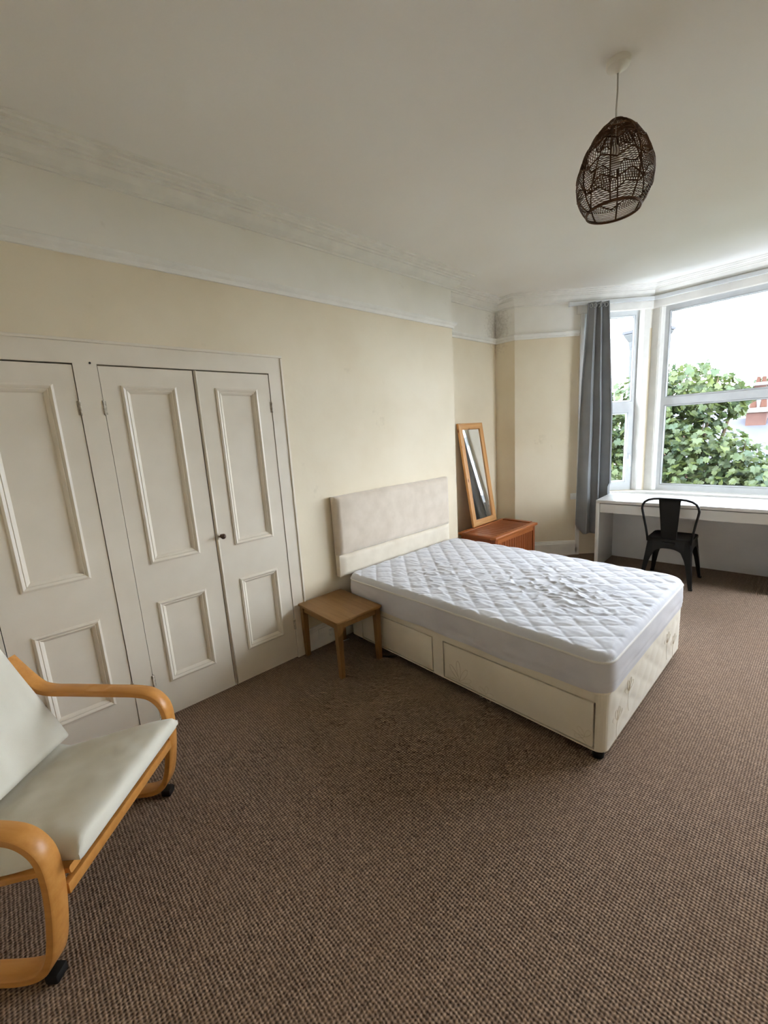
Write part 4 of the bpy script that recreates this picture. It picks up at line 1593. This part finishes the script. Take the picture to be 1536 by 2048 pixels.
for t in (0.09, 0.27, 0.45, 0.63, 0.81):
    i = int(t * NUc)
    s = 0.735 + (0.950 - 0.735) * t
    c = Vector(onB(s, 2.725, 0, 0.136)) - c0
    pts = []
    dirw = Vector((S2, S2, 0))
    for k in range(16):
        a = 2 * math.pi * k / 16
        pts.append(c + (dirw * math.cos(a) * 0.4 + Vector((S2, -S2, 0)) * math.cos(a) * 0.9) * 0.017 + Vector((0, 0, math.sin(a) * 0.019)))
    obj('eyelet', tube(pts, 0.0035, 6, True), 'steel', cu, True)

# switch plate on the splay wall
sw = empty('light_switch', onB(0.668, 0.70, 0, 0.0005), math.radians(45))
tag(sw, 'small white socket plate half hidden by the grey curtain', 'socket')
obj('faceplate', box(-0.036, 0.036, -0.009, 0.0, -0.036, 0.036, 0.003), 'socket', sw, True, 40)
for x in (-0.016, 0.016):
    obj('rocker', box(x - 0.008, x + 0.008, -0.013, -0.0092, -0.014, 0.014, 0.0015), 'socket', sw)

# ------------------------------------------------------------------ outside: ground, tree, houses
gp = bmesh.new()
bmesh.ops.create_grid(gp, x_segments=1, y_segments=1, size=120)
for v in gp.verts:
    v.co.y += 125.6
    v.co.z = -4.2
struct('ground_outside', gp, 'ground', 'green and grey ground far below the bay window', 'ground')


def leaf_bm():
    """palmate five-lobed leaf, about 1 unit across, slightly folded"""
    bm = bmesh.new()
    pts = []
    lobes = [(-160, 0.34), (-128, 0.5), (-92, 0.72), (-66, 0.6), (-40, 0.9), (-19, 0.68), (0, 1.02), (19, 0.68), (40, 0.9), (66, 0.6), (92, 0.72), (128, 0.5), (160, 0.34)]
    for d, r in lobes:
        a = math.radians(d)
        pts.append((math.sin(a) * r * 0.62, math.cos(a) * r * 0.62))
    mid = bm.verts.new((0, -0.02, 0.0))
    vs = [bm.verts.new((x, y, 0.22 * abs(x) ** 1.3 - 0.18 * max(y, 0) ** 2)) for x, y in pts]
    for a, b in zip(vs, vs[1:]):
        bm.faces.new((mid, a, b))
    # stalk
    s = [bm.verts.new(p) for p in ((-0.012, -0.02, 0), (0.012, -0.02, 0), (0.008, -0.55, -0.1), (-0.008, -0.55, -0.1))]
    bm.faces.new(s)
    return bm


lm_ = obj('leaf', leaf_bm(), 'leaf')
LEAF_ME = lm_.data
bpy.data.objects.remove(lm_)


def make_tree(name, label, base, blobs, n_parts, n_stuff, size, group=None, eye=Vector((0, 0, 1.55))):
    root = empty(name, base)
    tag(root, label, 'tree', group)
    b0 = Vector(base)
    # trunk and limbs
    ctr = sum((Vector(b[0]) for b in blobs), Vector()) / len(blobs)
    top = Vector((ctr.x, ctr.y, ctr.z - 0.4)) - b0
    obj('trunk', tube([(0, 0, 0), (top.x * 0.2, top.y * 0.2, top.z * 0.35), (top.x * 0.7, top.y * 0.7, top.z * 0.7), top], [0.16, 0.13, 0.10, 0.05], 10), 'bark', root, True)
    for c, r in blobs:
        e = Vector(c) - b0
        st = Vector((top.x * 0.7, top.y * 0.7, top.z * 0.7))
        mid = st.lerp(e, 0.55) + Vector((0, 0, -0.12))
        obj('limb', tube([st, mid, e, e + Vector((0.05, 0.02, r * 0.75))], [0.05, 0.03, 0.018, 0.006], 7), 'bark', root, True)
    spots = []
    tot = sum(r ** 2 for _, r in blobs)
    for c, r in blobs:
        k = int((n_parts + n_stuff) * r * r / tot) + 1
        for _ in range(k):
            d = Vector((random.gauss(0, 1), random.gauss(0, 1), random.gauss(0, 1))).normalized()
            rad = r * (random.random() ** 0.4)
            p = Vector(c) + Vector((d.x * rad, d.y * rad, d.z * rad * 0.9))
            spots.append((p, d))
    spots.sort(key=lambda s: (s[0] - eye).length)
    spots = spots[:n_parts + n_stuff]
    near = set(random.sample(range(min(len(spots), n_parts * 2)), n_parts)) if n_parts else set()
    stuff = bmesh.new()
    for i, (p, d) in enumerate(spots):
        sc = size * random.uniform(0.6, 1.25)
        yaw = math.atan2(d.y, d.x) - math.pi / 2 + random.uniform(-0.9, 0.9)
        rot = (random.uniform(-1.5, 0.25), random.uniform(-0.9, 0.9), yaw)
        if i in near:
            share('leaf', LEAF_ME, root, p - b0, rot, (sc, sc, sc))
        else:
            M_ = Matrix.Translation(p - b0) @ Matrix.Rotation(rot[2], 4, 'Z') @ Matrix.Rotation(rot[1], 4, 'Y') @ Matrix.Rotation(rot[0], 4, 'X') @ Matrix.Scale(sc, 4)
            n0 = len(stuff.verts)
            idx = [stuff.verts.new(M_ @ v.co) for v in LEAF_ME.vertices]
            for pg in LEAF_ME.polygons:
                stuff.faces.new([idx[q] for q in pg.vertices])
    me = bpy.data.meshes.new('foliage')
    stuff.to_mesh(me)
    stuff.free()
    me.materials.append(MAT['leaf'])
    fo_ = bpy.data.objects.new('foliage', me)
    COL.objects.link(fo_)
    fo_.parent = root
    tag(fo_, kind='stuff')
    return root


blobs = [((-2.25, 8.1, 1.75), 0.62), ((-2.75, 7.9, 1.35), 0.62), ((-1.75, 8.2, 1.95), 0.52), ((-1.95, 7.9, 1.2), 0.7), ((-1.35, 8.0, 1.75), 0.42), ((-1.45, 7.8, 0.95), 0.62),
         ((-0.95, 7.8, 0.75), 0.5), ((-2.6, 7.8, 0.5), 0.75), ((-1.8, 7.7, 0.35), 0.75), ((-1.0, 7.6, 0.15), 0.7), ((-3.1, 8.2, 0.9), 0.6), ((-0.5, 7.6, 0.35), 0.5), ((-1.1, 8.1, 1.72), 0.28), ((-0.75, 7.5, 0.55), 0.35), ((-0.4, 7.5, 0.0), 0.6)]
make_tree('sycamore_tree', 'leafy green sycamore crown filling the view beyond the bay window', (-1.9, 8.3, -4.2), blobs, 300, 8200, 0.122)
make_tree('distant_tree', 'dark distant treetop behind the far chimney above the window bar', (-5.6, 62.0, -4.2), [((-6.3, 62, 4.3), 0.8), ((-5.4, 62, 4.1), 0.9), ((-4.5, 62, 4.0), 0.7)], 0, 420, 0.4)


def house(name, label, cx, cy, w, d, eave, ridge, chim, mat='brick', rz=0.0):
    root = empty(name, (cx, cy, -4.2), rz)
    tag(root, label, 'house')
    e, r = eave + 4.2, ridge + 4.2
    obj('walls', box(-w / 2, w / 2, -d / 2, d / 2, 0, e), mat, root)
    bm = bmesh.new()
    o_ = 0.35
    pts = [(-w / 2 - o_, -d / 2 - o_, e), (w / 2 + o_, -d / 2 - o_, e), (w / 2 + o_, d / 2 + o_, e), (-w / 2 - o_, d / 2 + o_, e), (-w / 2 - o_, 0, r), (w / 2 + o_, 0, r)]
    v = [bm.verts.new(p) for p in pts]
    for f in ((0, 1, 5, 4), (2, 3, 4, 5), (0, 4, 3), (1, 2, 5), (0, 3, 2, 1)):
        bm.faces.new([v[i] for i in f])
    obj('roof', bm, 'slate', root)
    for (x, y, cw, top) in chim:
        t = top + 4.2
        c = obj('chimney', box(x - cw, x + cw, y - 0.45, y + 0.45, e, t - 0.25), 'brick', root)
        obj('chimney_cap', box(x - cw - 0.12, x + cw + 0.12, y - 0.57, y + 0.57, t - 0.249, t), 'stone', c)
        for q in (-0.5, 0.5):
            obj('chimney_pot', lathe([(0.14, t), (0.16, t + 0.05), (0.12, t + 0.4), (0.14, t + 0.45), (0.1, t + 0.45)], 10, (x + q * cw, y, 0)), 'pot', c, True, 40)
    for x in (-w / 3, 0, w / 3):
        f = obj('window_frame', box(x - 0.6, x + 0.6, -d / 2 - 0.06, -d / 2 - 0.001, e - 2.4, e - 0.8), 'stone', root)
        obj('window_pane', box(x - 0.48, x + 0.48, -d / 2 - 0.08, -d / 2 - 0.0605, e - 2.3, e - 0.9), 'slate', f)
    return root


house('brick_house', 'nearer red-brick house with slate roof right of the tree crown', -1.2, 31.0, 9.0, 7.0, -1.6, 1.15, [(-1.98, -0.1, 0.42, 1.70)])
house('terrace_house', 'farther slate-roofed house whose chimney shows above the window bar', -2.6, 46.0, 16.0, 8.0, 1.0, 3.05, [(-2.1, 0.0, 0.35, 3.75), (4.0, 0.0, 0.45, 3.9)])

# pale gable tower with an overhanging cap, half hidden by the corner post
ph = empty('pale_house', (-5.75, 20.5, -4.6), math.radians(-14))
tag(ph, 'pale rendered house top with projecting eaves behind the window post', 'house')
obj('walls', box(-0.47, 0.47, -0.47, 0.47, 0, 9.35), 'render', ph)
bm = bmesh.new()
rg = []
for h_, z in ((0.475, 8.95), (0.51, 9.25), (0.64, 9.50), (0.64, 9.56)):
    rg.append([bm.verts.new((a * h_, b * h_, z)) for a, b in ((-1, -1), (1, -1), (1, 1), (-1, 1))])
for p, q in zip(rg, rg[1:]):
    for j in range(4):
        bm.faces.new((p[j], p[(j + 1) % 4], q[(j + 1) % 4], q[j]))
bm.faces.new(rg[0])
bm.faces.new(rg[-1])
obj('corbel', bm, 'render', ph)
obj('eaves', box(-0.69, 0.69, -0.69, 0.69, 9.561, 9.68, 0.02), 'slate', ph)
